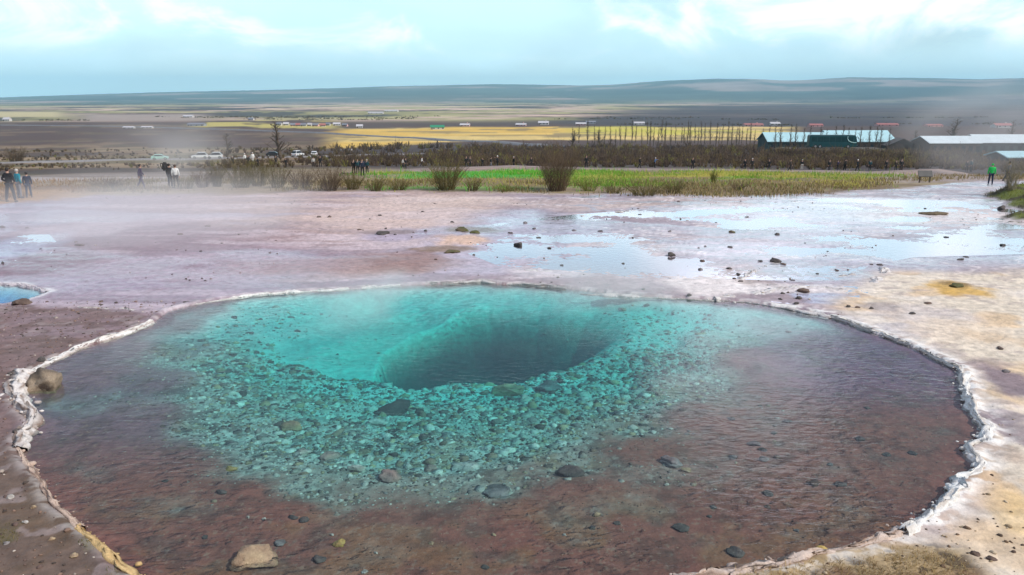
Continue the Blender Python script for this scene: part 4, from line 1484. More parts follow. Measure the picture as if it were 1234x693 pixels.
def build_scrub():
    """low dark scrub, ditches and hedge lines scattered over the far fields"""
    x, y = np.zeros(0), np.zeros(0)
    for i in range(34):
        L = RNG.uniform(60, 320)
        y0 = 440 * (2.9 ** RNG.uniform(0, 1))
        x0 = RNG.uniform(-.65, .65) * y0
        m = int(L / 1.3)
        t = RNG.uniform(0, 1, m)
        if 420 < y0 < 760 and x0 + L > -.28 * y0:
            continue
        t = t[fbm(t * L * .05 + i * 7, t * 0, 3, 452) > .45]
        m = len(t)
        sl = RNG.uniform(-.25, .25)
        x = np.concatenate([x, x0 + t * L])
        y = np.concatenate([y, y0 + t * L * sl + RNG.normal(0, 1.5, m)])
    n = len(x)
    z = height(x, y)
    T = 8
    hgt = RNG.lognormal(math.log(.9), .45, n)
    ang = RNG.uniform(0, 6.283, (n, T))
    rad = hgt[:, None] * RNG.uniform(.3, 1.0, (n, T))
    p0 = np.stack([np.repeat(x[:, None], T, 1), np.repeat(y[:, None], T, 1), np.repeat(z[:, None] - .2, T, 1)], -1)
    p1 = p0 + np.stack([np.cos(ang) * rad, np.sin(ang) * rad, hgt[:, None] * RNG.uniform(.4, 1, (n, T)) + .2], -1)
    th = np.repeat((y * .00028)[:, None], T, 1)
    S = np.concatenate([p0, p1, th[..., None], th[..., None] * .5], -1).reshape(-1, 8)
    V, Fq = prisms(S)
    pal = np.array([(.11, .08, .05), (.09, .08, .04), (.13, .085, .055)])
    cc = np.repeat(np.repeat(pal[RNG.integers(0, 3, n)], T, 0), 6, 0)
    o = link('field_scrub', np_mesh('field_scrub', V, Fq, colors=cc), TWIG_M)
    tag(o, kind='stuff')


build_scrub()


# ---- bare trees
def tree_proto(seed, h):
    rs = np.random.default_rng(seed)
    root = empty('bare_tree', (0, 0, 0))
    # trunk: a chain
    S = []
    p = np.array([0., 0, 0])
    r0 = h * .021
    K = 6
    pts = [p]
    for i in range(K):
        p = p + np.array([rs.normal(0, h * .008), rs.normal(0, h * .008), h / K * .97])
        pts.append(p)
    for i in range(K):
        ra = r0 * (1 - i / K * .85)
        rb = r0 * (1 - (i + 1) / K * .85)
        S.append([*pts[i], *pts[i + 1], ra, rb])
    V, Fq = prisms(np.array(S), 6)
    link('trunk', np_mesh('trunk', V, Fq, smooth=True), BARK, root)
    S = []
    for i in range(52):
        f = rs.uniform(.15, .97)
        k = min(K - 1, int(f * K))
        b = pts[k] + (pts[k + 1] - pts[k]) * (f * K - k)
        a = rs.uniform(0, 6.283)
        l = h * rs.uniform(.10, .30) * (1.2 - f)
        q = b + np.array([math.cos(a) * l * .5, math.sin(a) * l * .5, l * .9])
        S.append([*b, *q, r0 * .35 * (1.1 - f), r0 * .12])
        for _ in range(2):
            g = rs.uniform(.3, .9)
            b2 = b + (q - b) * g
            a2 = rs.uniform(0, 6.283)
            l2 = l * .45
            S.append([*b2, *(b2 + np.array([math.cos(a2) * l2 * .5, math.sin(a2) * l2 * .5, l2 * .8])), r0 * .14, r0 * .06])
    V, Fq = prisms(np.array(S))
    link('crown', np_mesh('crown', V, Fq), BARK, root)
    return root


def put_tree(proto, used, x, y, h, label, group, spread=1.0):
    o = proto if not used else copy_tree(proto)
    z = H1(x, y)
    o.location = (x, y, z - .1)
    o.rotation_euler = (0, 0, random.uniform(0, 6.28))
    o.scale = (h / 10 * spread, h / 10 * spread, h / 10)
    tag(o, label, 'tree', group)
    return o


protos = [tree_proto(40 + i, 10) for i in range(5)]
uses = [0] * 5


def a_tree(px, Y, h, label, group, spread=1.0):
    k = random.randrange(5)
    x = (px - CX) / F_PX * (Y * CP + 22 * SP)
    put_tree(protos[k], uses[k], x, Y, h, label, group, spread)
    uses[k] = 1


row = []
px = 684.0
while px < 925:
    dens = 5.2 if 780 < px < 900 else 7.5
    px += dens * random.uniform(.55, 1.35)
    row.append(px)
for i, p in enumerate(row):
    kind = 'slender bare tree in the long row before the yellow field'
    a_tree(p, random.uniform(345, 400), random.uniform(7.6, 11.6), '%s, %s' % (kind, ordn(i, len(row))), 'bare trees in a row before the yellow field')
row = [931, 939, 949, 955, 964, 973, 984, 993, 1003, 1011, 1019, 1026, 1034, 1043, 1050, 1058, 1067]
for i, p in enumerate(row):
    a_tree(p + random.uniform(-1, 1), random.uniform(222, 240), random.uniform(8.2, 9.4), 'thin bare tree in front of the pale teal roof, %s' % ordn(i, len(row)), 'bare trees before the long pale teal roofs')
for (p, Y, h, lab, spd) in [(1146, 330, 13, 'tall bushy bare tree behind the white roofed building at right', 3.2), (1100, 300, 8, 'bare tree in the gap between the teal roof and the white roof', 2.2),
                            (1216, 330, 12, 'bare tree behind the rightmost white roof', 2.4), (341, 190, 9, 'spreading bare tree by the parked cars left of centre', 2.6), (276, 205, 6.5, 'small bare tree near the two white parked cars', 2.4),
                            (690, 330, 7.5, 'bushy bare tree left end of the row before the yellow field', 3.0), (722, 325, 8, 'bushy bare tree beside the left end of the tree row', 3.0)]:
    a_tree(p, Y, h, lab, 'single bare trees on the plain', spd)


# ================================================================== ROADS
def ribbon(name, pts, w, m, lift=.06):
    P = np.array(densify(pts, 3.0, closed=False))
    t = np.gradient(P, axis=0)
    t /= np.linalg.norm(t, axis=1, keepdims=True) + 1e-9
    nr = np.stack([-t[:, 1], t[:, 0]], 1)
    L = P + nr * w / 2
    Rr = P - nr * w / 2
    zc = height(P[:, 0], P[:, 1])
    k = np.ones(9) / 9
    zc = np.convolve(np.pad(zc, 4, mode='edge'), k, 'valid')
    zc = np.maximum(zc, height(P[:, 0], P[:, 1])) + lift
    n = len(P)
    V = np.zeros((n, 4, 3))
    V[:, 1, :2], V[:, 2, :2] = L, Rr
    V[:, 0, :2] = P + nr * (w / 2 + 1.2)
    V[:, 3, :2] = P - nr * (w / 2 + 1.2)
    V[:, 1, 2] = V[:, 2, 2] = zc
    V[:, 0, 2] = V[:, 3, 2] = zc - .9
    i = np.arange(n - 1)[:, None] * 4
    j = np.arange(3)[None, :]
    q = np.stack([i + j, i + 4 + j, i + 4 + j + 1, i + j + 1], -1).reshape(-1, 4)
    o = link(name, np_mesh(name, V.reshape(-1, 3), q), m)
    tag(o, kind='structure')
    return o


ROAD_M = mat('road_asphalt', (.17, .165, .175), .85, .2, .4)
PATH_M = mat('path_gravel', (.30, .22, .19), .9, .25, .8, .4, 6)
TRACK_M = mat('track_gravel', (.27, .245, .235), .9, .2, .5)
ribbon('road', [gpt(px, py)[:2] for px, py in [(-500, 147), (0, 151), (150, 153), (270, 156.5), (395, 161), (500, 167), (610, 172.5), (680, 178)]], 6.5, ROAD_M, .5)
ribbon('car_track', [gpt(px, py)[:2] for px, py in [(-400, 200), (0, 197), (150, 193.5), (250, 192), (350, 189.5), (432, 187.5), (520, 186)]], 6.0, TRACK_M, .15)
ribbon('path', [gpt(px, py)[:2] for px, py in [(430, 208.5), (520, 205), (620, 203.8), (720, 204.5), (840, 205.5), (950, 207), (1060, 208.5), (1130, 209), (1250, 211), (1500, 214)]], 3.2, PATH_M, .05)


# ================================================================== BUILDINGS
def box_bm(bm, x0, x1, y0, y1, z0, z1):
    v = [bm.verts.new(p) for p in [(x0, y0, z0), (x1, y0, z0), (x1, y1, z0), (x0, y1, z0), (x0, y0, z1), (x1, y0, z1), (x1, y1, z1), (x0, y1, z1)]]
    for f in [(0, 3, 2, 1), (4, 5, 6, 7), (0, 1, 5, 4), (1, 2, 6, 5), (2, 3, 7, 6), (3, 0, 4, 7)]:
        bm.faces.new([v[i] for i in f])


def gable_bm(bm, L, W, hw, hr, over=.4, t=.18):
    """roof slabs: ridge along x"""
    for s in (-1, 1):
        x0, x1 = -L / 2 - over, L / 2 + over
        yo = s * (W / 2 + over)
        zo = hw - over * (hr - hw) / (W / 2)
        a = [(x0, yo, zo), (x1, yo, zo), (x1, 0, hr), (x0, 0, hr)]
        lo = [bm.verts.new(p) for p in a]
        up = [bm.verts.new((p[0], p[1], p[2] + t)) for p in a]
        bm.faces.new(lo[::-1] if s < 0 else lo)
        bm.faces.new(up if s < 0 else up[::-1])
        for i in range(4):
            j = (i + 1) % 4
            bm.faces.new((lo[i], lo[j], up[j], up[i]))


def walls_bm(bm, L, W, hw, hr):
    for x in (-L / 2, L / 2):
        pass
    pts = [(-W / 2, 0), (W / 2, 0), (W / 2, hw), (0, hr), (-W / 2, hw)]
    a = [bm.verts.new((-L / 2, y, z)) for y, z in pts]
    b = [bm.verts.new((L / 2, y, z)) for y, z in pts]
    bm.faces.new(a[::-1])
    bm.faces.new(b)
    for i in range(5):
        if i in (2, 3):
            continue
        j = (i + 1) % 5
        bm.faces.new((a[i], a[j], b[j], b[i]))


GLASS = mat('window_glass', (.03, .04, .05), .1, .1, 1)


def house(L, W, hw, hr, wall_m, roof_m, nwin=3, chimney=False, name='farmhouse'):
    root = empty(name, (0, 0, 0))
    bm = bmesh.new()
    walls_bm(bm, L, W, hw, hr - .03)
    link('wall', bm_mesh('wall', bm), wall_m, root)
    bm = bmesh.new()
    gable_bm(bm, L, W, hw, hr)
    rf = link('roof', bm_mesh('roof', bm), roof_m, root)
    if chimney:
        bm = bmesh.new()
        box_bm(bm, L * .2, L * .2 + .8, -.4, .4, hr - .6, hr + 1.0)
        link('chimney', bm_mesh('chimney', bm), wall_m, rf)
    for i in range(nwin):
        x = (i + .5) / nwin * L - L / 2 + (L / nwin * .2 if nwin > 1 else L * .2)
        bm = bmesh.new()
        box_bm(bm, x - .6, x + .6, -W / 2 - .06, -W / 2 + .02, hw * .36, hw * .78)
        link('window', bm_mesh('window', bm), GLASS, root)
    bm = bmesh.new()
    box_bm(bm, -L * .46, -L * .46 + 1.0, -W / 2 - .07, -W / 2 + .02, .02, min(2.1, hw * .85))
    link('door', bm_mesh('door', bm), DOOR_M, root)
    return root


DOOR_M = mat('painted_door', (.12, .07, .05), .6, .2, 3)
WHITE_W = mat('white_wall', (.60, .57, .55), .8, .08, .6)
PINK_W = mat('pink_wall', (.70, .42, .40), .8, .1, .6)
GREY_W = mat('grey_wall', (.33, .35, .40), .8, .1, .6)
BROWN_W = mat('brown_timber_wall', (.075, .058, .05), .85, .25, .8)
DARKTEAL_W = mat('dark_teal_wall', (.03, .055, .055), .8, .2, .5)
ROOF_RED = mat('red_roof', (.40, .14, .13), .6, .1, .5)
ROOF_GREEN = mat('green_roof', (.03, .26, .13), .55, .1, .5)
ROOF_GREY = mat('grey_roof', (.22, .22, .26), .6, .1, .5)
ROOF_WHITE = mat('pale_roof', (.56, .53, .55), .6, .06, .5)


def seam_roof(name, col):
    m, nt, b = new_mat(name)
    tc = N(nt, 'ShaderNodeTexCoord')
    wv = N(nt, 'ShaderNodeTexWave')
    wv.wave_type = 'BANDS'
    wv.bands_direction = 'X'
    wv.inputs['Scale'].default_value = .55
    wv.inputs['Distortion'].default_value = 0
    nt.links.new(tc.outputs['Object'], wv.inputs['Vector'])
    nz = N(nt, 'ShaderNodeTexNoise')
    nz.inputs['Scale'].default_value = .35
    nz.inputs['Detail'].default_value = 6
    nt.links.new(tc.outputs['Object'], nz.inputs['Vector'])
    mr = N(nt, 'ShaderNodeMapRange')
    mr.inputs['To Min'].default_value = .8
    mr.inputs['To Max'].default_value = 1.15
    nt.links.new(nz.outputs['Fac'], mr.inputs['Value'])
    mx = N(nt, 'ShaderNodeVectorMath', operation='SCALE')
    mx.inputs[0].default_value = col
    nt.links.new(mr.outputs['Result'], mx.inputs['Scale'])
    nt.links.new(mx.outputs['Vector'], b.inputs['Base Color'])
    bp = N(nt, 'ShaderNodeBump')
    bp.inputs['Strength'].default_value = .4
    bp.inputs['Distance'].default_value = .05
    nt.links.new(wv.outputs['Fac'], bp.inputs['Height'])
    nt.links.new(bp.outputs['Normal'], b.inputs['Normal'])
    b.inputs['Roughness'].default_value = .45
    return m


ROOF_TEAL = seam_roof('pale_teal_sheet_roof', (.46, .70, .74))
ROOF_PALE = seam_roof('white_sheet_roof', (.70, .78, .80))


def put_house(px0, px1, py_base, wall_m, roof_m, label, hpx, Y=None, name='farmhouse', group='far farm buildings on the plain', rz=0.0, depth=None, nwin=3, wallfrac=.55, chimney=False):
    if Y is None:
        x, y, z = gpt((px0 + px1) / 2, py_base)
    else:
        y = Y
        z0 = float(base_z(np.array([0.]), np.array([y]))[0])
        x = ((px0 + px1) / 2 - CX) / F_PX * (y * CP + (5 - z0) * SP)
        z = H1(x, y)
    dz = y * CP + (5 - z) * SP
    L = (px1 - px0) / F_PX * dz
    hr = hpx / F_PX * dz
    W = depth or min(L * .7, 10)
    h = house(L, W, hr * wallfrac, hr, wall_m, roof_m, nwin, chimney, name)
    h.location = (x, y, z - .05)
    h.rotation_euler = (0, 0, rz)
    tag(h, label, 'building', group)
    return h


# long roofs on the right
def at_Y(px, Y):
    z0 = float(base_z(np.array([0.]), np.array([float(Y)]))[0])
    x = (px - CX) / F_PX * (Y * CP + (5 - z0) * SP)
    return x, Y, H1(x, Y)


def long_hall(px0, px1, Y, z_eave, z_ridge, W, wall_m, roof_m, label, nwin=8, rz=0.0):
    xa = at_Y(px0, Y)[0]
    xb = at_Y(px1, Y)[0]
    x = (xa + xb) / 2
    z = H1(x, Y)
    h = house(abs(xb - xa), W, z_eave - z, z_ridge - z, wall_m, roof_m, nwin, False, 'long_hall')
    h.location = (x, Y + W / 2, z)
    h.rotation_euler = (0, 0, rz)
    tag(h, label, 'building', 'long low halls at the right')


def z_at(py, Y):
    d = ray(CX, py)
    return CAM_H + d[2] * Y / d[1]


long_hall(926, 1004, 250, z_at(170.5, 250), z_at(160, 256), 12, DARKTEAL_W, ROOF_TEAL, 'long low hall with pale teal roof behind the dark coach', 9, R(-2))
long_hall(1000, 1078, 262, z_at(170.5, 262), z_at(157.5, 270), 14, BROWN_W, ROOF_TEAL, 'taller hall with pale teal roof and dark brown gable right of the coach', 9, R(3))
long_hall(1118, 1180, 245, z_at(172.5, 245), z_at(164.5, 250), 11, BROWN_W, ROOF_PALE, 'dark walled hall with white roof, left one of the two white roofs', 7, R(2))
long_hall(1181, 1262, 250, z_at(172, 250), z_at(162.5, 256), 12, DARKTEAL_W, ROOF_PALE, 'long hall with white roof running out of the right edge', 8, R(-2))
x, y, z = at_Y(1088, 262)
h = put_house(1070, 1096, 0, BROWN_W, mat('dark_brown_roof', (.07, .055, .05), .7, .2, .5), 'dark brown gabled shed between the teal roof and the white roof', 20, Y=258, name='shed', group='long low halls at the right', rz=R(80), depth=9, nwin=1, wallfrac=.6)
h = put_house(1200, 1238, 0, DARKTEAL_W, ROOF_TEAL, 'low teal roofed hut below the rightmost white roof, half in steam', 17, Y=150, name='hut', group='long low halls at the right', rz=R(4), depth=6, nwin=2, wallfrac=.7)

FARMS = [
    (519, 535, 156, WHITE_W, ROOF_GREEN, 'barn with bright green roof at the far edge of the yellow field', 5),
    (555, 566, 152.5, PINK_W, ROOF_WHITE, 'pink walled farmhouse right of the green roofed barn', 3.4),
    (622, 634, 152, PINK_W, ROOF_WHITE, 'pink farmhouse just left of the white one behind the yellow field', 3.2),
    (649, 661, 150.5, WHITE_W, ROOF_WHITE, 'bright white farmhouse behind the yellow field', 4.2),
    (694, 706, 151, PINK_W, ROOF_WHITE, 'pale pink farmhouse, lower one of a pair behind the tree row', 3.2),
    (706, 717, 149, GREY_W, ROOF_GREY, 'grey farmhouse, upper one of a pair behind the tree row', 3),
    (764, 776, 150.5, WHITE_W, ROOF_WHITE, 'cream farmhouse above the tree row right of the pair', 3.4),
    (896, 918, 152, PINK_W, ROOF_RED, 'long pink farmhouse with red roof above the tree row', 3),
    (928, 939, 150.5, WHITE_W, ROOF_WHITE, 'small bright white farmhouse above the left end of the teal roof', 3.6),
    (975, 990, 153, PINK_W, ROOF_RED, 'pink and red farmhouse above the dark coach', 3.6),
    (1056, 1080, 152, PINK_W, ROOF_RED, 'long red farmhouse above the right end of the teal roof', 3.2),
    (1115, 1133, 153, PINK_W, ROOF_RED, 'dim red farmhouse above the left white roof', 3),
    (1197, 1216, 154, WHITE_W, ROOF_RED, 'white farmhouse with pink roof above the rightmost white roof', 5),
    (5, 13, 146, WHITE_W, ROOF_WHITE, 'white farmhouse at the far left below the pale yellow field', 4.5),
    (222, 233, 142, WHITE_W, ROOF_WHITE, 'white farm alone on the plain left of the village', 3),
    (228, 247, 152, GREY_W, ROOF_GREY, 'grey farm shed beside the road left of the village', 3.5),
    (300, 306, 145, WHITE_W, ROOF_GREY, 'tiny white cottage above the village', 3),
    (430, 437, 154, WHITE_W, ROOF_WHITE, 'small white cottage at the left end of the yellow field', 4),
    (444, 462, 137, WHITE_W, ROOF_WHITE, 'pale farm buildings far out on the plain, left one', 2.4),
    (464, 480, 135, WHITE_W, ROOF_WHITE, 'pale farm buildings far out on the plain, right one', 2.2),
    (150, 162, 155, WHITE_W, ROOF_WHITE, 'pale low shed on the dark heath, left of two', 2.4),
    (172, 184, 155, WHITE_W, ROOF_WHITE, 'pale low shed on the dark heath, right of two', 2.4),
]
for f in FARMS:
    put_house(f[0], f[1], f[2], f[3], f[4], f[5], f[6], rz=R(random.uniform(-8, 8)), chimney=random.random() < .4)
vill = [(333, 340), (342, 348), (350, 356), (357, 362), (363, 369), (371, 376), (377, 384), (386, 392), (393, 398), (402, 410), (413, 419)]
for i, (a, b) in enumerate(vill):
    wm, rm = [(WHITE_W, ROOF_GREY), (WHITE_W, ROOF_WHITE), (PINK_W, ROOF_GREY), (WHITE_W, ROOF_RED)][i % 4]
    put_house(a, b, 151.5 + random.uniform(-.8, .8), wm, rm, '%s house with %s roof in the far village row, %s' % ('white' if wm is WHITE_W else 'pink', {id(ROOF_GREY): 'grey', id(ROOF_WHITE): 'pale', id(ROOF_RED): 'red'}[id(rm)], ordn(i, len(vill))),
              3.6, group='houses of the far village', rz=R(random.uniform(-20, 20)))


# ================================================================== VEHICLES
def extrude_profile(bm, prof, y0, y1, inset=0.0, zin=None):
    """side profile (x,z) closed, extruded across y with tumblehome above zin"""
    def yy(y, z):
        if zin is None or z <= zin:
            return y
        return y - math.copysign(inset * (z - zin), y)
    a = [bm.verts.new((x, yy(y0, z), z)) for x, z in prof]
    b = [bm.verts.new((x, yy(y1, z), z)) for x, z in prof]
    bm.faces.new(a)
    bm.faces.new(b[::-1])
    n = len(prof)
    for i in range(n):
        j = (i + 1) % n
        bm.faces.new((a[i], b[i], b[j], a[j]))


TYRE = mat('tyre_rubber', (.02, .02, .02), .8, .1, 4)
RIMM = mat('alloy_rim', (.5, .5, .52), .35, .1, 4, metallic=.8)
CARGLASS = mat('car_glass', (.02, .025, .03), .08, .1, 2)
LAMP = mat('lamp_lens', (.75, .75, .72), .15, .05, 3)
TAIL = mat('tail_lamp_lens', (.45, .02, .02), .2, .05, 3)


def cyl_bm(bm, c, r, w, seg=20, axis='Y'):
    M = Matrix.Translation(c) @ (Matrix.Rotation(R(90), 4, 'X') if axis == 'Y' else Matrix.Identity(4))
    bmesh.ops.create_cone(bm, cap_ends=True, segments=seg, radius1=r, radius2=r, depth=w, matrix=M)


def car(kind):
    root = empty('parked_car', (0, 0, 0))
    tall = 1.78 if kind == 'suv' else 1.50
    rear = 1.72 if kind == 'suv' else 1.40
    body_prof = [(-2.15, .32), (2.15, .32), (2.22, .55), (2.12, .80), (1.15, .98), (-2.12, 1.02), (-2.22, .6)]
    bm = bmesh.new()
    extrude_profile(bm, body_prof, -.88, .88)
    cab = [(1.15, .96), (.45, tall), (-1.45 if kind == 'suv' else -1.15, tall), (-2.05 if kind == 'suv' else -1.85, 1.0)]
    extrude_profile(bm, cab, -.84, .84, .28, .98)
    bmesh.ops.bevel(bm, geom=bm.edges[:], offset=.05, segments=2, affect='EDGES', clamp_overlap=True)
    body = link('body', bm_mesh('body', bm), None, root)
    # panes
    for s in (-1, 1):
        bm = bmesh.new()
        y = s * .845
        q = [(.98, 1.04), (.40, tall - .10), (-1.35 if kind == 'suv' else -1.05, tall - .10), (-1.82 if kind == 'suv' else -1.6, 1.06)]
        a = [bm.verts.new((px, y - s * .28 * (z - .98) + s * .012, z)) for px, z in q]
        b = [bm.verts.new((px, y - s * .28 * (z - .98) - s * .03, z)) for px, z in q]
        bm.faces.new(a)
        bm.faces.new(b[::-1])
        for i in range(4):
            bm.faces.new((a[i], b[i], b[(i + 1) % 4], a[(i + 1) % 4]))
        link('side_window', bm_mesh('side_window', bm), CARGLASS, root)
    for nm, (xa, za, xb, zb), o in (('windscreen', (1.10, 1.02, .52, tall - .07), 1), ('rear_window', (-2.0 if kind == 'suv' else -1.8, 1.08, -1.50 if kind == 'suv' else -1.2, tall - .07), -1)):
        bm = bmesh.new()
        w0, w1 = .74, .62
        v = []
        for off in (.03 * o, -.03 * o):
            v += [bm.verts.new(p) for p in [(xa + off, -w0, za + .02), (xa + off, w0, za + .02), (xb + off, w1, zb), (xb + off, -w1, zb)]]
        bm.faces.new(v[:4])
        bm.faces.new(v[4:][::-1])
        for i in range(4):
            bm.faces.new((v[i], v[4 + i], v[4 + (i + 1) % 4], v[(i + 1) % 4]))
        link(nm, bm_mesh(nm, bm), CARGLASS, root)
    for xw in (1.35, -1.35):
        for s in (-1, 1):
            bm = bmesh.new()
            cyl_bm(bm, (0, 0, 0), .34, .22)
            w = link('wheel', bm_mesh('wheel', bm, False), TYRE, root)
            w.location = (xw, s * .80, .34)
            bm = bmesh.new()
            cyl_bm(bm, (0, s * .05, 0), .21, .16)
            link('rim', bm_mesh('rim', bm), RIMM, w)
    for nm, xx, m in (('headlight', 2.17, LAMP), ('tail_light', -2.17, TAIL)):
        for s in (-1, 1):
            bm = bmesh.new()
            box_bm(bm, xx - .06, xx + .06, s * .68 - .16, s * .68 + .16, .64, .80)
            link(nm, bm_mesh(nm, bm), m, root)
    return root


PAINTS = {'white': mat('white_car_paint', (.78, .78, .78), .3, .03, 2), 'pale green': mat('pale_green_car_paint', (.42, .66, .58), .3, .03, 2),
          'silver': mat('silver_car_paint', (.50, .53, .57), .3, .03, 2, metallic=.4), 'dark': mat('dark_car_paint', (.03, .03, .035), .3, .03, 2)}
cprot = {'suv': car('suv'), 'hatch': car('hatch')}
cused = {'suv': 0, 'hatch': 0}
CARS = [(193, 194, 'hatch', 'pale green', 'pale green car on the gravel track, leftmost of the parked cars', 20), (241, 193, 'suv', 'white', 'white car on the track, left one of two white cars side by side', 200),
        (259, 192.5, 'suv', 'white', 'white car on the track, right one of two white cars side by side', 195), (330, 190.5, 'hatch', 'dark', 'dark parked car half hidden behind the spreading bare tree', 10),
        (359, 190, 'suv', 'white', 'white car just right of the spreading bare tree', 70), (379, 189.5, 'hatch', 'white', 'small white car at the right end of the parked cars', 100),
        (776, 184, 'hatch', 'silver', 'silver car in the brush behind the two walkers at centre right', 15)]
for (px, py, k, paint, lab, rot) in CARS:
    o = cprot[k] if not cused[k] else copy_tree(cprot[k])
    cused[k] = 1
    x, y, z = gpt(px, py)
    o.location = (x, y, z + (.3 if px < 500 else .02))
    o.rotation_euler = (0, 0, R(rot))
    o.scale = (.84, .84, .84)
    tag(o, lab, 'car', 'cars parked behind the flats')
    for ch in o.children:
        if ch.name.startswith('body'):
            if not ch.data.materials:
                ch.data.materials.append(PAINTS['white'])
            ch.material_slots[0].link = 'OBJECT'
            ch.material_slots[0].material = PAINTS[paint]


def coach():
    root = empty('coach', (0, 0, 0))
    TEAL = mat('dark_teal_coach_paint', (.008, .06, .068), .3, .1, .6)
    bm = bmesh.new()
    prof = [(-6.1, .35), (6.0, .35), (6.25, .8), (6.2, 1.7), (5.75, 3.25), (5.3, 3.5), (-6.0, 3.5), (-6.25, 3.2), (-6.25, .6)]
    extrude_profile(bm, prof, -1.26, 1.26)
    bmesh.ops.bevel(bm, geom=bm.edges[:], offset=.1, segments=2, affect='EDGES', clamp_overlap=True)
    link('body', bm_mesh('body', bm), TEAL, root)
    G = mat('coach_glass', (.015, .05, .055), .15, .1, 1)
    for s in (-1, 1):
        for i in range(7):
            bm = bmesh.new()
            x0 = -5.7 + i * 1.55
            box_bm(bm, x0, x0 + 1.45, s * 1.25 - .03, s * 1.25 + .03, 1.75, 2.95)
            link('side_window', bm_mesh('side_window', bm), G, root)
    bm = bmesh.new()
    v = []
    for off in (.05, -.05):
        v += [bm.verts.new(p) for p in [(6.22 + off, -1.1, 1.65), (6.22 + off, 1.1, 1.65), (5.80 + off, 1.05, 3.15), (5.80 + off, -1.05, 3.15)]]
    bm.faces.new(v[:4])
    bm.faces.new(v[4:][::-1])
    for i in range(4):
        bm.faces.new((v[i], v[4 + i], v[4 + (i + 1) % 4], v[(i + 1) % 4]))
    link('windscreen', bm_mesh('windscreen', bm), G, root)
    # pale swoosh stripe near the front on each side
    PALE = mat('pale_teal_stripe', (.42, .66, .64), .4, .05, 1)
    for s in (-1, 1):
        S = []
        pts = [(3.6, 3.2), (3.55, 2.6), (3.9, 2.0), (4.6, 1.65), (5.5, 1.5), (6.0, 1.55)]
        for a, b in zip(pts[:-1], pts[1:]):
            S.append([a[0], s * 1.29, a[1], b[0], s * 1.29, b[1], .10, .10])
        V, Fq = prisms(np.array(S), 5)
        link('stripe', np_mesh('stripe', V, Fq), PALE, root)
    for xw in (3.9, -3.4, -4.6):
        for s in (-1, 1):
            bm = bmesh.new()
            cyl_bm(bm, (0, 0, 0), .5, .3)
            w = link('wheel', bm_mesh('wheel', bm), TYRE, root)
            w.location = (xw, s * 1.12, .5)
            bm = bmesh.new()
            cyl_bm(bm, (0, s * .07, 0), .28, .2)
            link('rim', bm_mesh('rim', bm), RIMM, w)
    for s in (-1, 1):
        bm = bmesh.new()
        box_bm(bm, 6.2, 6.32, s * .85 - .2, s * .85 + .2, .75, .98)
        link('headlight', bm_mesh('headlight', bm), LAMP, root)
        S = [[6.0, s * 1.25, 3.0, 6.35, s * 1.45, 2.95, .03, .03], [6.35, s * 1.45, 2.95, 6.35, s * 1.45, 2.45, .09, .09]]
        V, Fq = prisms(np.array(S), 5)
        link('wing_mirror', np_mesh('wing_mirror', V, Fq), TYRE, root)
    return root


o = coach()
x, y, z = at_Y(1001, 215)
zz = z_at(178.5, 215)
o.location = (x, y, z)
# it stands on a raised lot
bm = bmesh.new()
for (x0, x1, y0, y1, z0, z1) in [(-13, 13, -4, 4, -3, 0)]:
    v = [bm.verts.new(p) for p in [(x0 - 6, y0 - 6, z0), (x1 + 6, y0 - 6, z0), (x1 + 6, y1 + 6, z0), (x0 - 6, y1 + 6, z0), (x0, y0, z1), (x1, y0, z1), (x1, y1, z1), (x0, y1, z1)]]
    for f in [(0, 3, 2, 1), (4, 5, 6, 7), (0, 1, 5, 4), (1, 2, 6, 5), (2, 3, 7, 6), (3, 0, 4, 7)]:
        bm.faces.new([v[i] for i in f])
bank = link('parking_embankment', bm_mesh('parking_embankment', bm), mat('earth_bank', (.09, .075, .055), .95, .3, .4, .5, 2))
bank.location = (x, y, max(zz, z + .1))
tag(bank, kind='structure')
o.location.z = max(zz, z + .1) + .004
o.rotation_euler = (0, 0, R(-4))
tag(o, 'dark teal coach with pale curved stripe parked before the long teal roof', 'coach')


# ================================================================== PEOPLE
SKIN = mat('skin', (.50, .30, .22), .6, .06, 6)
SHOE = mat('shoe_leather', (.03, .027, .025), .7, .2, 8)


def grow(name, verts, edges, radii, root=0, sub=1):
    me = bpy.data.meshes.new(name + '_skeleton')
    me.from_pydata(verts, edges, [])
    o = bpy.data.objects.new(name + '_skeleton', me)
    COL.objects.link(o)
    md = o.modifiers.new('skin', 'SKIN')
    md.use_smooth_shade = True
    for i, r in enumerate(radii):
        sv = me.skin_vertices[0].data[i]
        sv.radius = (r, r) if not isinstance(r, tuple) else r
        sv.use_root = (i == root)
    s = o.modifiers.new('sub', 'SUBSURF')
    s.levels = s.render_levels = sub
    dg = bpy.context.evaluated_depsgraph_get()
    dg.update()
    out = bpy.data.meshes.new_from_object(o.evaluated_get(dg))
    out.name = name
    bpy.data.objects.remove(o)
    bpy.data.meshes.remove(me)
    return out


def merge(me, extra):
    bm = bmesh.new()
    bm.from_mesh(me)
    for e in extra:
        bm.from_mesh(e)
        bpy.data.meshes.remove(e)
    bm.to_mesh(me)
    bm.free()
    me.polygons.foreach_set('use_smooth', np.ones(len(me.polygons), bool))
    return me


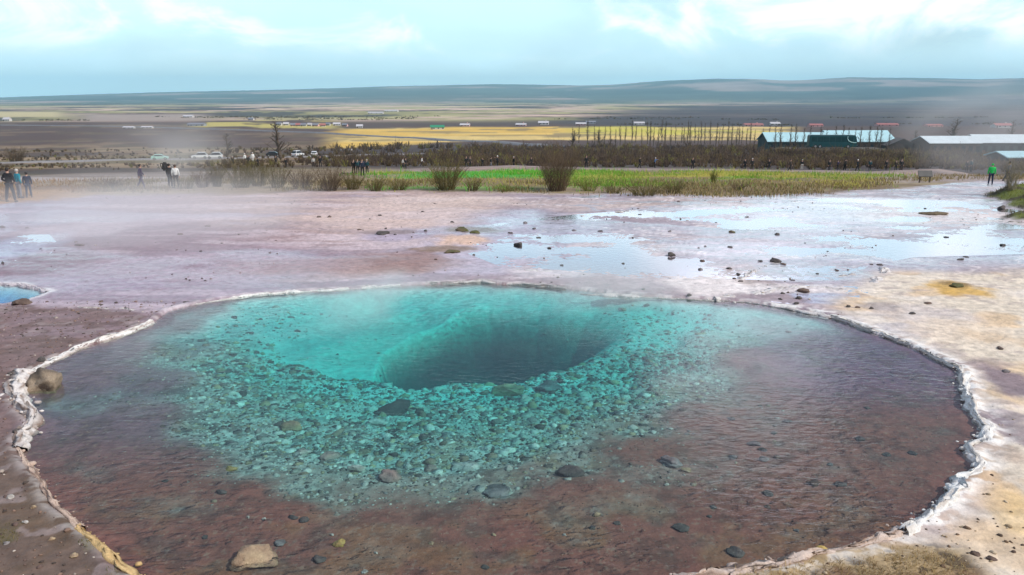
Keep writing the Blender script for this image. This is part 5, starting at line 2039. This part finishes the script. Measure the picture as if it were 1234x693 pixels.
def hand_mesh(w, dirv):
    """palm + four unequal curled fingers + thumb, at wrist w, pointing along dirv"""
    d = Vector(dirv).normalized()
    side = d.cross(Vector((0, 0, 1)))
    if side.length < .2:
        side = Vector((0, 1, 0))
    side.normalize()
    nrm = d.cross(side).normalized()
    S = []
    w = Vector(w)
    c = w + d * .09
    S.append([*w, *(w + d * .05), .026, .036])
    S.append([*(w + d * .05), *c, .036, .034])
    for i, l in enumerate((.065, .078, .072, .055)):
        o = side * (.027 - .018 * i)
        a = c + o - d * .01
        b = a + d * l * .55 + nrm * .008
        e = b + d * l * .45 + nrm * .028
        S.append([*a, *b, .0095, .0085])
        S.append([*b, *e, .0085, .006])
    a = w + d * .035 + side * .028
    b = a + d * .035 + side * .026
    S.append([*a, *b, .011, .010])
    S.append([*b, *(b + d * .03 + nrm * .008), .010, .007])
    V, Fq = prisms(np.array(S), 6)
    return np_mesh('hand', V, Fq, smooth=True)


def make_person(pose):
    """1.75 m figure facing -Y, feet at the origin"""
    st = pose
    J = {'pelvis': (0, 0, .94), 'waist': (0, .0, 1.08), 'chest': (0, st.get('lean', 0) * .5, 1.32), 'neck': (0, st.get('lean', 0) * .8, 1.50), 'head': (0, st.get('lean', 0) - .02, 1.63), 'crown': (0, st.get('lean', 0) - .005, 1.70)}
    for s, n in ((-1, 'l'), (1, 'r')):
        J['hip' + n] = (s * .095, 0, .90)
        J['knee' + n] = (s * (.11 + st.get('spread', 0)), st['knee'][n == 'r'], .50)
        J['ankle' + n] = (s * (.12 + st.get('spread', 0) * 2), st['foot'][n == 'r'], .09 + st.get('lift', (0, 0))[n == 'r'])
        ln = st.get('lean', 0) * .6
        J['sho' + n] = (s * .19, ln, 1.42)
        J['elb' + n] = tuple(Vector(st['elb'][n == 'r']) * 1 + Vector((0, ln, 0)))
        J['wri' + n] = tuple(Vector(st['wri'][n == 'r']) + Vector((0, ln, 0)))
    names = list(J)
    idx = {k: i for i, k in enumerate(names)}
    E = [('pelvis', 'waist'), ('waist', 'chest'), ('chest', 'neck'), ('neck', 'head'), ('head', 'crown')]
    for n in 'lr':
        E += [('pelvis', 'hip' + n), ('hip' + n, 'knee' + n), ('knee' + n, 'ankle' + n), ('chest', 'sho' + n), ('sho' + n, 'elb' + n), ('elb' + n, 'wri' + n)]
    rad = {'pelvis': (.135, .105), 'waist': (.13, .10), 'chest': (.155, .11), 'neck': .055, 'head': (.075, .092), 'crown': (.062, .075)}
    for n in 'lr':
        rad.update({'hip' + n: .085, 'knee' + n: .056, 'ankle' + n: .038, 'sho' + n: .062, 'elb' + n: .042, 'wri' + n: .029})
    body = grow('body', [J[k] for k in names], [(idx[a], idx[b]) for a, b in E], [rad[k] for k in names], 0, 1)
    ex = []
    for n in 'lr':
        ex.append(hand_mesh(J['wri' + n], Vector(J['wri' + n]) - Vector(J['elb' + n])))
    # nose, ears
    h = Vector(J['head'])
    S = [[h.x, h.y - .085, h.z + .02, h.x, h.y - .112, h.z - .012, .008, .016], [h.x, h.y - .112, h.z - .012, h.x, h.y - .085, h.z - .02, .016, .006]]
    for s in (-1, 1):
        S.append([s * .074, h.y + .01, h.z - .03, s * .086, h.y + .018, h.z + .03, .014, .018])
    V, Fq = prisms(np.array(S), 6)
    ex.append(np_mesh('face', V, Fq, smooth=True))
    body = merge(body, ex)
    root = empty('person', (0, 0, 0))
    link('body', body, SKIN, root)
    # jacket
    kn = ['pelvis', 'waist', 'chest', 'neck'] + ['%s%s' % (a, n) for n in 'lr' for a in ('sho', 'elb', 'wri')]
    JJ = dict(J)
    JJ['pelvis'] = (0, 0, .86)
    JJ['neck'] = (J['neck'][0], J['neck'][1], 1.475)
    for n in 'lr':
        w, e = Vector(J['wri' + n]), Vector(J['elb' + n])
        JJ['wri' + n] = tuple(w + (e - w) * .06)
    jr = {'pelvis': (.172, .14), 'waist': (.165, .135), 'chest': (.185, .145), 'neck': .075}
    for n in 'lr':
        jr.update({'sho' + n: .085, 'elb' + n: .062, 'wri' + n: .046})
    ix = {k: i for i, k in enumerate(kn)}
    EE = [('pelvis', 'waist'), ('waist', 'chest'), ('chest', 'neck')] + [e for n in 'lr' for e in (('chest', 'sho' + n), ('sho' + n, 'elb' + n), ('elb' + n, 'wri' + n))]
    jk = grow('jacket', [JJ[k] for k in kn], [(ix[a], ix[b]) for a, b in EE], [jr[k] for k in kn], 0, 1)
    link('jacket', jk, None, root)
    kn = ['pelvis'] + [a + n for n in 'lr' for a in ('hip', 'knee', 'ankle')]
    tr = {'pelvis': (.15, .12)}
    for n in 'lr':
        tr.update({'hip' + n: .102, 'knee' + n: .076, 'ankle' + n: .060})
    ix = {k: i for i, k in enumerate(kn)}
    EE = [e for n in 'lr' for e in (('pelvis', 'hip' + n), ('hip' + n, 'knee' + n), ('knee' + n, 'ankle' + n))]
    tm = grow('trousers', [J[k] for k in kn], [(ix[a], ix[b]) for a, b in EE], [tr[k] for k in kn], 0, 1)
    link('trousers', tm, None, root)
    for n in 'lr':
        a = J['ankle' + n]
        sh = grow('shoe', [(a[0], a[1] + .05, a[2] - .045), (a[0], a[1] - .05, a[2] - .045), (a[0] * 1.06, a[1] - .15, a[2] - .055)], [(0, 1), (1, 2)], [.046, .048, .038], 0, 1)
        link('shoe', sh, SHOE, root)
    bm = bmesh.new()
    bmesh.ops.create_icosphere(bm, subdivisions=3, radius=1)
    for v in bm.verts:
        v.co = Vector((v.co.x * .094, v.co.y * .108 + .018, v.co.z * .105))
        if v.co.y < -.03 and v.co.z < .045:
            v.co.y = -.03
        v.co *= 1 + .05 * math.sin(v.co.x * 90) * math.sin(v.co.z * 70)
    me = bm_mesh('hair', bm, True)
    for v in me.vertices:
        v.co += Vector((0, J['head'][1], J['head'][2] + .035))
    link('hair', me, None, root)
    return root


POSES = {
    'stand': dict(knee=(0, .01), foot=(.0, .02), spread=.01, elb=((-.25, .03, 1.13), (.25, .03, 1.13)), wri=((-.24, -.06, .88), (.24, -.06, .88))),
    'walk': dict(knee=(-.13, .05), foot=(-.24, .30), lift=(0, .04), lean=-.05, elb=((-.24, .12, 1.15), (.24, -.06, 1.14)), wri=((-.22, .10, .90), (.22, -.22, .95))),
    'wide': dict(knee=(-.03, .04), foot=(.0, .06), spread=.055, elb=((-.34, .05, 1.16), (.34, .05, 1.16)), wri=((-.24, -.12, 1.02), (.24, -.12, 1.02))),
    'photo': dict(knee=(.0, .02), foot=(.0, .05), spread=.02, elb=((-.26, -.14, 1.18), (.26, -.14, 1.18)), wri=((-.09, -.32, 1.42), (.09, -.32, 1.42))),
    'reach': dict(knee=(-.03, .05), foot=(-.06, .10), lean=-.09, elb=((-.25, .02, 1.14), (.30, -.20, 1.30)), wri=((-.24, -.06, .89), (.38, -.42, 1.38))),
}
PROT = {k: make_person(v) for k, v in POSES.items()}
PUSED = {k: 0 for k in POSES}
CL = {
    'black': (.012, .012, .014), 'navy': (.015, .025, .055), 'teal': (.01, .24, .32), 'purple': (.055, .04, .085), 'white': (.75, .74, .72), 'green': (.015, .52, .09),
    'dark': (.022, .02, .022), 'brown': (.06, .045, .035), 'grey': (.20, .20, .22), 'deepteal': (.012, .06, .075), 'jeans': (.04, .06, .11), 'pale': (.50, .48, .45), 'blue': (.07, .15, .32)}
CLM = {k: mat(k + '_cloth', v, .85, .18, 9, .3, 60) for k, v in CL.items()}
HAIR = {k: mat(k + '_hair', v, .7, .2, 30) for k, v in {'dark': (.02, .015, .012), 'brown': (.07, .04, .025), 'fair': (.30, .22, .12)}.items()}


def person(px, py, hpx, pose, jac, tro, hair, rot, label, group=None, extra_hood=None):
    o = PROT[pose] if not PUSED[pose] else copy_tree(PROT[pose])
    PUSED[pose] = 1
    x, y, z = gpt(px, py)
    dz = y * CP + (5 - z) * SP
    s = min(1.10, max(.72, hpx / F_PX * dz / 1.75))
    o.location = (x, y, z)
    o.rotation_euler = (0, 0, R(rot))
    o.scale = (s, s, s)
    tag(o, label, 'person', group)
    for ch in o.children:
        b = ch.name.split('.')[0]
        m = {'jacket': CLM[jac], 'trousers': CLM[tro], 'hair': HAIR[hair] if hair in HAIR else CLM[hair[4:]]}.get(b)
        if m:
            if not ch.data.materials:
                ch.data.materials.append(m)
            ch.material_slots[0].link = 'OBJECT'
            ch.material_slots[0].material = m
    return o


near = 'people at the left edge of the flats'
person(14, 243, 41, 'wide', 'black', 'black', 'dark', 170, 'person in black jacket and trousers, legs apart, tallest at the far left', near)
person(24.5, 238.5, 35, 'stand', 'teal', 'grey', 'hat:pale', 150, 'person in bright teal jacket half behind the person in black', near)
person(35.5, 238, 29, 'stand', 'navy', 'navy', 'dark', 200, 'shorter person in navy jacket right of the teal jacket', near)
person(170.5, 227, 29, 'walk', 'purple', 'purple', 'dark', 110, 'person in long dark purple coat leaning forward, alone on the mauve ground', near)
person(206, 226, 29, 'stand', 'black', 'dark', 'dark', 160, 'person in black carrying a dark backpack beside the white jacket', near)
person(213, 226.5, 28, 'stand', 'white', 'dark', 'brown', 190, 'person in white jacket and dark trousers beside the person in black', near)
person(1193, 223, 23, 'stand', 'green', 'navy', 'hat:green', 160, 'person in bright green jacket near the mossy bank at right', 'people at the right edge of the flats')
person(1213, 219, 23, 'walk', 'grey', 'jeans', 'dark', 90, 'person in grey leaning forward in the steam right of the green jacket', 'people at the right edge of the flats')

g = 'people around the parked cars'
for (px, py, h, po, ja, tr, ha, ro, la) in [
    (281, 199, 11, 'stand', 'dark', 'dark', 'hat:white', 30, 'person in dark clothes and white hat, left of the walkers in white'),
    (295.5, 199, 14, 'walk', 'white', 'dark', 'hat:white', 80, 'person in white hooded top, left of two white tops near the parked cars'),
    (299.5, 200, 12, 'stand', 'black', 'dark', 'dark', 10, 'person in black between the two white tops near the parked cars'),
    (305, 198, 14, 'walk', 'white', 'pale', 'hat:white', 60, 'person all in white, right of two white tops near the parked cars'),
    (311, 201, 12, 'walk', 'dark', 'dark', 'dark', 100, 'person in dark clothes just right of the person all in white'),
    (333, 200, 12, 'stand', 'brown', 'dark', 'dark', 0, 'person in brown standing under the spreading bare tree'),
    (345, 201, 11, 'stand', 'black', 'dark', 'dark', 0, 'person in black right of the spreading bare tree trunk'),
    (378, 203, 12, 'stand', 'pale', 'brown', 'dark', 20, 'person in pale top in the brush below the small white car'),
    (386.5, 203, 14, 'stand', 'black', 'black', 'dark', 0, 'person in black in the brush right of the pale top'),
    (411, 185, 9, 'stand', 'grey', 'dark', 'dark', 0, 'person in grey at the left of the far trio on the gravel track'),
    (417, 185, 8, 'stand', 'black', 'dark', 'dark', 0, 'person in black in the middle of the far trio on the gravel track'),
    (424, 185, 9, 'walk', 'white', 'dark', 'brown', 90, 'person in white at the right of the far trio on the gravel track')]:
    person(px, py, h, po, ja, tr, ha, ro, la, g)

g = 'people on the path behind the grass'
PATHP = [
    (426.5, 209.5, 16, 'stand', 'dark', 'dark', 'dark', 20, 'person in dark coat, leftmost of the family group on the path'),
    (431.5, 209.5, 18, 'stand', 'deepteal', 'dark', 'dark', 0, 'person in deep teal coat, second from left in the family group'),
    (437, 212.5, 20, 'stand', 'navy', 'black', 'dark', 10, 'person in navy coat standing nearest in the family group'),
    (442.5, 208.5, 17, 'stand', 'deepteal', 'dark', 'hat:pale', -20, 'person in teal coat with pale hat, rightmost of the family group'),
    (485.5, 203.3, 12, 'walk', 'pale', 'dark', 'dark', 90, 'person with pale front, left one of two left of the wide brown shrub'),
    (489, 203, 11, 'stand', 'black', 'dark', 'dark', 60, 'person in black touching the one with the pale front'),
    (508.5, 201, 11, 'walk', 'white', 'brown', 'brown', 100, 'person in white top walking, left of the wide brown shrub'),
    (562, 202.5, 14, 'stand', 'black', 'black', 'dark', 0, 'person in black, left one of a pair right of the wide brown shrub'),
    (566.5, 202.3, 14, 'stand', 'brown', 'dark', 'dark', 40, 'person in brown coat, right one of a pair right of the wide brown shrub'),
    (581.5, 203, 12, 'photo', 'black', 'dark', 'dark', 20, 'short person in black, first of three strolling behind the bright green grass'),
    (591.5, 202.5, 13, 'walk', 'black', 'grey', 'dark', 90, 'person in black with grey trousers, second of three behind the bright green grass'),
    (599.5, 203, 15, 'photo', 'dark', 'black', 'hat:white', -90, 'person in dark coat with white hat, third of three behind the bright green grass'),
    (619, 202.5, 14, 'stand', 'black', 'black', 'hat:pale', -60, 'person in black with pale hat, alone left of the big dark willow shrub'),
    (640.5, 201.5, 13, 'stand', 'dark', 'brown', 'dark', 0, 'person in dark clothes nearest the left side of the big dark willow shrub'),
    (706.5, 202, 15, 'stand', 'black', 'black', 'dark', 0, 'person in black alone, right of the big dark willow shrub'),
    (770.5, 203.5, 14, 'walk', 'black', 'black', 'dark', 80, 'person in black striding below the silver car'),
    (789, 202.5, 12, 'reach', 'blue', 'black', 'hat:white', 70, 'person in blue and black right of the striding person'),
    (834.5, 205, 15, 'stand', 'black', 'black', 'dark', 0, 'person in black standing alone below the middle of the tree row'),
    (897.5, 205, 13, 'stand', 'black', 'black', 'dark', 0, 'person in black, left one of two left of the teal roof'),
    (906, 205.5, 14, 'stand', 'dark', 'dark', 'hat:white', 0, 'person in dark clothes with white hat, right one of two left of the teal roof'),
    (926.5, 205, 13, 'stand', 'black', 'dark', 'dark', 0, 'person in black alone below the left end of the teal roof'),
    (951.5, 207, 15, 'walk', 'brown', 'dark', 'dark', 60, 'person in brown walking below the teal roof'),
    (966, 205.5, 13, 'stand', 'black', 'pale', 'hat:pale', 0, 'person in black with pale trousers below the rear of the coach'),
    (999, 206.5, 14, 'stand', 'black', 'dark', 'dark', 20, 'person in black, leftmost of the three close together below the coach'),
    (1009, 206.5, 13, 'photo', 'purple', 'dark', 'dark', 60, 'person in purple, middle of the three close together below the coach'),
    (1017.5, 206.5, 15, 'reach', 'brown', 'black', 'hat:black', 100, 'person in brown reaching out, rightmost of the three below the coach'),
    (1033, 207.3, 15, 'walk', 'black', 'dark', 'hat:white', -90, 'person in black with white hat striding right of the three below the coach'),
    (1048, 206, 13, 'stand', 'deepteal', 'dark', 'dark', 0, 'person in deep teal coat below the dark brown gable'),
    (1067.5, 206, 13, 'stand', 'dark', 'dark', 'dark', 10, 'person in dark coat right of the deep teal coat, in thin steam'),
    (1079, 206.5, 13, 'stand', 'brown', 'dark', 'dark', 0, 'person in brown, left one of a steam veiled pair'),
    (1085.5, 207, 15, 'stand', 'dark', 'dark', 'dark', 0, 'person in dark coat, right one of a steam veiled pair'),
    (1164.5, 207.5, 14, 'stand', 'black', 'dark', 'dark', 0, 'person in black left of the deep teal one, below the white roofs'),
    (1169.5, 208, 16, 'stand', 'deepteal', 'dark', 'dark', 30, 'person in deep teal coat beside the person in black below the white roofs'),
]
for (px, py, h, po, ja, tr, ha, ro, la) in PATHP:
    person(px, py, h, po, ja, tr, ha, ro, la, g)

# backpack of the person in black
x, y, z = gpt(206, 226)
bm = bmesh.new()
box_bm(bm, -.16, .16, -.11, .11, -.24, .24)
bmesh.ops.bevel(bm, geom=bm.edges[:], offset=.07, segments=3, affect='EDGES')
bp_ = link('backpack', bm_mesh('backpack', bm, True), CLM['dark'])
bp_.location = (x - .22, y - .02, z + 1.2)
bp_.rotation_euler = (0, .1, R(70))
tag(bp_, 'dark backpack on the back of the person beside the white jacket', 'backpack')
S = [[.10, .09, .18, .10, .22, .14, .02, .02], [.10, .22, .14, .10, .10, -.15, .02, .02], [-.10, .09, .18, -.10, .22, .14, .02, .02], [-.10, .22, .14, -.10, .10, -.15, .02, .02]]
V, Fq = prisms(np.array(S), 5)
link('strap', np_mesh('strap', V, Fq), CLM['black'], bp_)

# small information board on the bare ground at right
x, y, z = gpt(1114, 220)
sg = empty('information_board', (x, y, z), R(-6), 'small dark information board on two legs on the bare ground', 'sign')
WOOD = mat('weathered_wood', (.10, .075, .055), .85, .25, 4)
bm = bmesh.new()
box_bm(bm, -.42, .42, -.03, .03, .35, .78)
bmesh.ops.rotate(bm, cent=(0, 0, .5), matrix=Matrix.Rotation(R(-35), 3, 'X'), verts=bm.verts)
link('board', bm_mesh('board', bm), mat('dark_board', (.09, .085, .08), .6, .2, 3), sg)
for s in (-1, 1):
    bm = bmesh.new()
    box_bm(bm, s * .3 - .035, s * .3 + .035, -.02, .05, 0, .52)
    link('leg', bm_mesh('leg', bm), WOOD, sg)


# ================================================================== STEAM AND HAZE
def steam(name, loc, size, dens, nscale, seed, thr=.42):
    bm = bmesh.new()
    bmesh.ops.create_icosphere(bm, subdivisions=3, radius=1)
    o = link(name, bm_mesh(name, bm))
    o.scale = size
    o.location = loc
    m, nt, b = new_mat(name)
    nt.nodes.remove(b)
    out = [x for x in nt.nodes if x.type == 'OUTPUT_MATERIAL'][0]
    pv = N(nt, 'ShaderNodeVolumePrincipled')
    pv.inputs['Color'].default_value = (1, 1, 1, 1)
    pv.inputs['Anisotropy'].default_value = 0
    tc = N(nt, 'ShaderNodeTexCoord')
    mp = N(nt, 'ShaderNodeMapping')
    mp.inputs['Scale'].default_value = (nscale * size[0] * .6, nscale * size[1] * .6, nscale * size[2])
    mp.inputs['Location'].default_value = (seed * 3.1, seed * 1.7, seed)
    nt.links.new(tc.outputs['Object'], mp.inputs['Vector'])
    nz = N(nt, 'ShaderNodeTexNoise')
    nz.inputs['Scale'].default_value = 1.0
    nz.inputs['Detail'].default_value = 2.5
    nz.inputs['Distortion'].default_value = .8
    nt.links.new(mp.outputs['Vector'], nz.inputs['Vector'])
    mr = N(nt, 'ShaderNodeMapRange')
    mr.interpolation_type = 'SMOOTHSTEP'
    mr.inputs['From Min'].default_value = thr
    mr.inputs['From Max'].default_value = thr + .28
    nt.links.new(nz.outputs['Fac'], mr.inputs['Value'])
    ln = N(nt, 'ShaderNodeVectorMath', operation='LENGTH')
    nt.links.new(tc.outputs['Object'], ln.inputs[0])
    fo = N(nt, 'ShaderNodeMapRange')
    fo.interpolation_type = 'SMOOTHSTEP'
    fo.inputs['From Min'].default_value = .25
    fo.inputs['From Max'].default_value = .98
    fo.inputs['To Min'].default_value = 1
    fo.inputs['To Max'].default_value = 0
    nt.links.new(ln.outputs['Value'], fo.inputs['Value'])
    m1 = N(nt, 'ShaderNodeMath', operation='MULTIPLY')
    nt.links.new(mr.outputs['Result'], m1.inputs[0])
    nt.links.new(fo.outputs['Result'], m1.inputs[1])
    m2 = N(nt, 'ShaderNodeMath', operation='MULTIPLY')
    m2.inputs[1].default_value = dens
    nt.links.new(m1.outputs['Value'], m2.inputs[0])
    nt.links.new(m2.outputs['Value'], pv.inputs['Density'])
    nt.links.new(pv.outputs['Volume'], out.inputs['Volume'])
    o.data.materials.clear()
    o.data.materials.append(m)
    tag(o, kind='stuff')
    return o


x, y = gp(390, 395)
steam('steam', (x, y + .6, .55), (4.0, 2.6, .75), .62, .55, 1, .40)
x, y = gp(210, 425)
steam('steam', (x, y, .5), (3.6, 2.8, .7), .40, .5, 9, .40)
x, y = gp(640, 375)
steam('steam', (x, y + .4, .5), (5.0, 2.0, .8), .5, .6, 2, .38)
x, y = gp(170, 290)
steam('steam', (x, y, 1.0), (10, 7, 1.8), .17, .28, 3, .36)
x, y = gp(120, 233)
steam('steam', (x, y + 6, 1.8), (8, 6, 2.4), .08, .22, 5, .40)
x, y, z = gpt(1205, 212)
steam('steam', (x + 2, y + 6, z + 4.0), (10, 6, 6.5), .07, .16, 6, .40)


def build_haze():
    bm = bmesh.new()
    box_bm(bm, -14500, 14500, -14500, 14500, -70, 330)
    o = link('haze', bm_mesh('haze', bm))
    m, nt, b = new_mat('haze')
    nt.nodes.remove(b)
    out = [x for x in nt.nodes if x.type == 'OUTPUT_MATERIAL'][0]
    pv = N(nt, 'ShaderNodeVolumePrincipled')
    pv.inputs['Color'].default_value = (.48, .84, 1.0, 1)
    pv.inputs['Density'].default_value = 1.1e-4
    nt.links.new(pv.outputs['Volume'], out.inputs['Volume'])
    o.data.materials.append(m)
    tag(o, kind='stuff')


build_haze()

# ================================================================== LIGHT, SKY
SUN_EL, SUN_AZ = R(42), R(118)      # azimuth clockwise from +Y (view direction): from the right, slightly behind
w = bpy.data.worlds.new('World')
scene.world = w
w.use_nodes = True
nt = w.node_tree
bg = nt.nodes['Background']
sky = N(nt, 'ShaderNodeTexSky')
sky.sky_type = 'NISHITA'
sky.sun_disc = False
sky.sun_elevation = SUN_EL
sky.sun_rotation = SUN_AZ
sky.altitude = 100
sky.air_density = 1.0
sky.dust_density = .6
sky.ozone_density = 1.0
tc = N(nt, 'ShaderNodeTexCoord')
sep = N(nt, 'ShaderNodeSeparateXYZ')
nt.links.new(tc.outputs['Generated'], sep.inputs['Vector'])
zz = N(nt, 'ShaderNodeMath', operation='MAXIMUM')
zz.inputs[1].default_value = 0.0
nt.links.new(sep.outputs['Z'], zz.inputs[0])
za = N(nt, 'ShaderNodeMath', operation='ADD')
za.inputs[1].default_value = .22
nt.links.new(zz.outputs['Value'], za.inputs[0])
dv = N(nt, 'ShaderNodeVectorMath', operation='DIVIDE')
cz = N(nt, 'ShaderNodeCombineXYZ')
for i in range(3):
    nt.links.new(za.outputs['Value'], cz.inputs[i])
nt.links.new(tc.outputs['Generated'], dv.inputs[0])
nt.links.new(cz.outputs['Vector'], dv.inputs[1])


def cloud_layer(scale, detail, lo, hi, loc, dist=.3, vert=3.2, rough=.55):
    mp = N(nt, 'ShaderNodeMapping')
    mp.inputs['Location'].default_value = loc
    mp.inputs['Scale'].default_value = (scale, scale, scale * vert)
    nt.links.new(tc.outputs['Generated'], mp.inputs['Vector'])
    nz = N(nt, 'ShaderNodeTexNoise')
    nz.inputs['Scale'].default_value = 1
    nz.inputs['Detail'].default_value = detail
    nz.inputs['Roughness'].default_value = rough
    nz.inputs['Distortion'].default_value = dist
    nt.links.new(mp.outputs['Vector'], nz.inputs['Vector'])
    mr = N(nt, 'ShaderNodeMapRange')
    mr.interpolation_type = 'SMOOTHSTEP'
    mr.inputs['From Min'].default_value = lo
    mr.inputs['From Max'].default_value = hi
    nt.links.new(nz.outputs['Fac'], mr.inputs['Value'])
    return mr


def by_height(lo, hi, a, b):
    mr = N(nt, 'ShaderNodeMapRange')
    mr.interpolation_type = 'SMOOTHSTEP'
    mr.inputs['From Min'].default_value = lo
    mr.inputs['From Max'].default_value = hi
    mr.inputs['To Min'].default_value = a
    mr.inputs['To Max'].default_value = b
    nt.links.new(sep.outputs['Z'], mr.inputs['Value'])
    return mr


def times(a, b):
    m_ = N(nt, 'ShaderNodeMath', operation='MULTIPLY')
    nt.links.new(a.outputs[0], m_.inputs[0])
    nt.links.new(b.outputs[0], m_.inputs[1])
    return m_


def mixrgb(fac, a, b):
    mx = N(nt, 'ShaderNodeMix', data_type='RGBA')
    nt.links.new(fac, mx.inputs[0])
    if isinstance(a, tuple):
        mx.inputs[6].default_value = (*a, 1)
    else:
        nt.links.new(a, mx.inputs[6])
    if isinstance(b, tuple):
        mx.inputs[7].default_value = (*b, 1)
    else:
        nt.links.new(b, mx.inputs[7])
    return mx.outputs[2]


c1 = cloud_layer(2.6, 5, .34, .60, (3.1, 1.2, 0))          # broad thin veil
c2 = times(cloud_layer(6.0, 7, .46, .70, (6.2, 4.4, .3), .6, 2.2), by_height(.03, .08, 0, 1))          # brighter puffs
c3 = times(cloud_layer(2.2, 4, .44, .62, (1.5, 8.3, 0), .4, 3.0), by_height(.0, .05, .3, .55))          # grey rain veil
c4 = by_height(-.01, .06, .75, 0)                          # pale air towards the horizon
c1.inputs['To Min'].default_value = .5
s1 = mixrgb(c1.outputs[0], sky.outputs['Color'], (9.8, 13.8, 15.2))
s2 = mixrgb(c3.outputs[0], s1, (7.9, 11.4, 12.9))
s4 = mixrgb(c4.outputs[0], s2, (11.2, 15.6, 17.0))
s3 = mixrgb(c2.outputs[0], s4, (16.5, 17.2, 17.4))
c5 = by_height(.115, .27, 0, .9)                           # unseen dark cloud overhead, added to darken what the pool reflects
s3 = mixrgb(c5.outputs[0], s3, (2.7, 3.0, 4.5))
# bright cloud patch low on the right, added for the pool to reflect
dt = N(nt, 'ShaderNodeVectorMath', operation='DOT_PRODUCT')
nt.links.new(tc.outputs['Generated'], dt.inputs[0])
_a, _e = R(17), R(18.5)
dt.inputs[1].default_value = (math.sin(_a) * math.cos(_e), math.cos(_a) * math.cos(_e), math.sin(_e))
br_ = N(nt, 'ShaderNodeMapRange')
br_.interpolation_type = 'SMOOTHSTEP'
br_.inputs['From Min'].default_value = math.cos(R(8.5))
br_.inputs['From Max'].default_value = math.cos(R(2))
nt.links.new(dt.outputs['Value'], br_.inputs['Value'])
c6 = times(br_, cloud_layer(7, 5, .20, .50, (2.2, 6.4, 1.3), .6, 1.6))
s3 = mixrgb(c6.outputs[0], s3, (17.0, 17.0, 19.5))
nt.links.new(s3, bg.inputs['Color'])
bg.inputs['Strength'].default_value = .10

sl = bpy.data.lights.new('sun', 'SUN')
sl.energy = 3.6
sl.angle = R(.53)
sl.color = (1, .95, .88)
so = bpy.data.objects.new('sun', sl)
COL.objects.link(so)
dirv = Vector((math.sin(SUN_AZ) * math.cos(SUN_EL), math.cos(SUN_AZ) * math.cos(SUN_EL), math.sin(SUN_EL)))
so.rotation_euler = dirv.to_track_quat('Z', 'Y').to_euler()
so.location = (20, -20, 40)

# ================================================================== CAMERA
cd = bpy.data.cameras.new('camera')
cd.sensor_width = 36
cd.lens = 36 * F_PX / 1234
cd.clip_start = .1
cd.clip_end = 40000
co = bpy.data.objects.new('camera', cd)
COL.objects.link(co)
co.location = (0, 0, CAM_H)
co.rotation_euler = (R(90) - PITCH, 0, 0)
scene.camera = co

scene.view_settings.view_transform = 'Standard'
scene.view_settings.look = 'None'
scene.view_settings.exposure = 0
scene.view_settings.gamma = 1
scene.cycles.use_denoising = True
scene.cycles.max_bounces = 8
scene.cycles.transparent_max_bounces = 16
scene.cycles.volume_bounces = 2
scene.cycles.caustics_reflective = False
scene.cycles.caustics_refractive = False
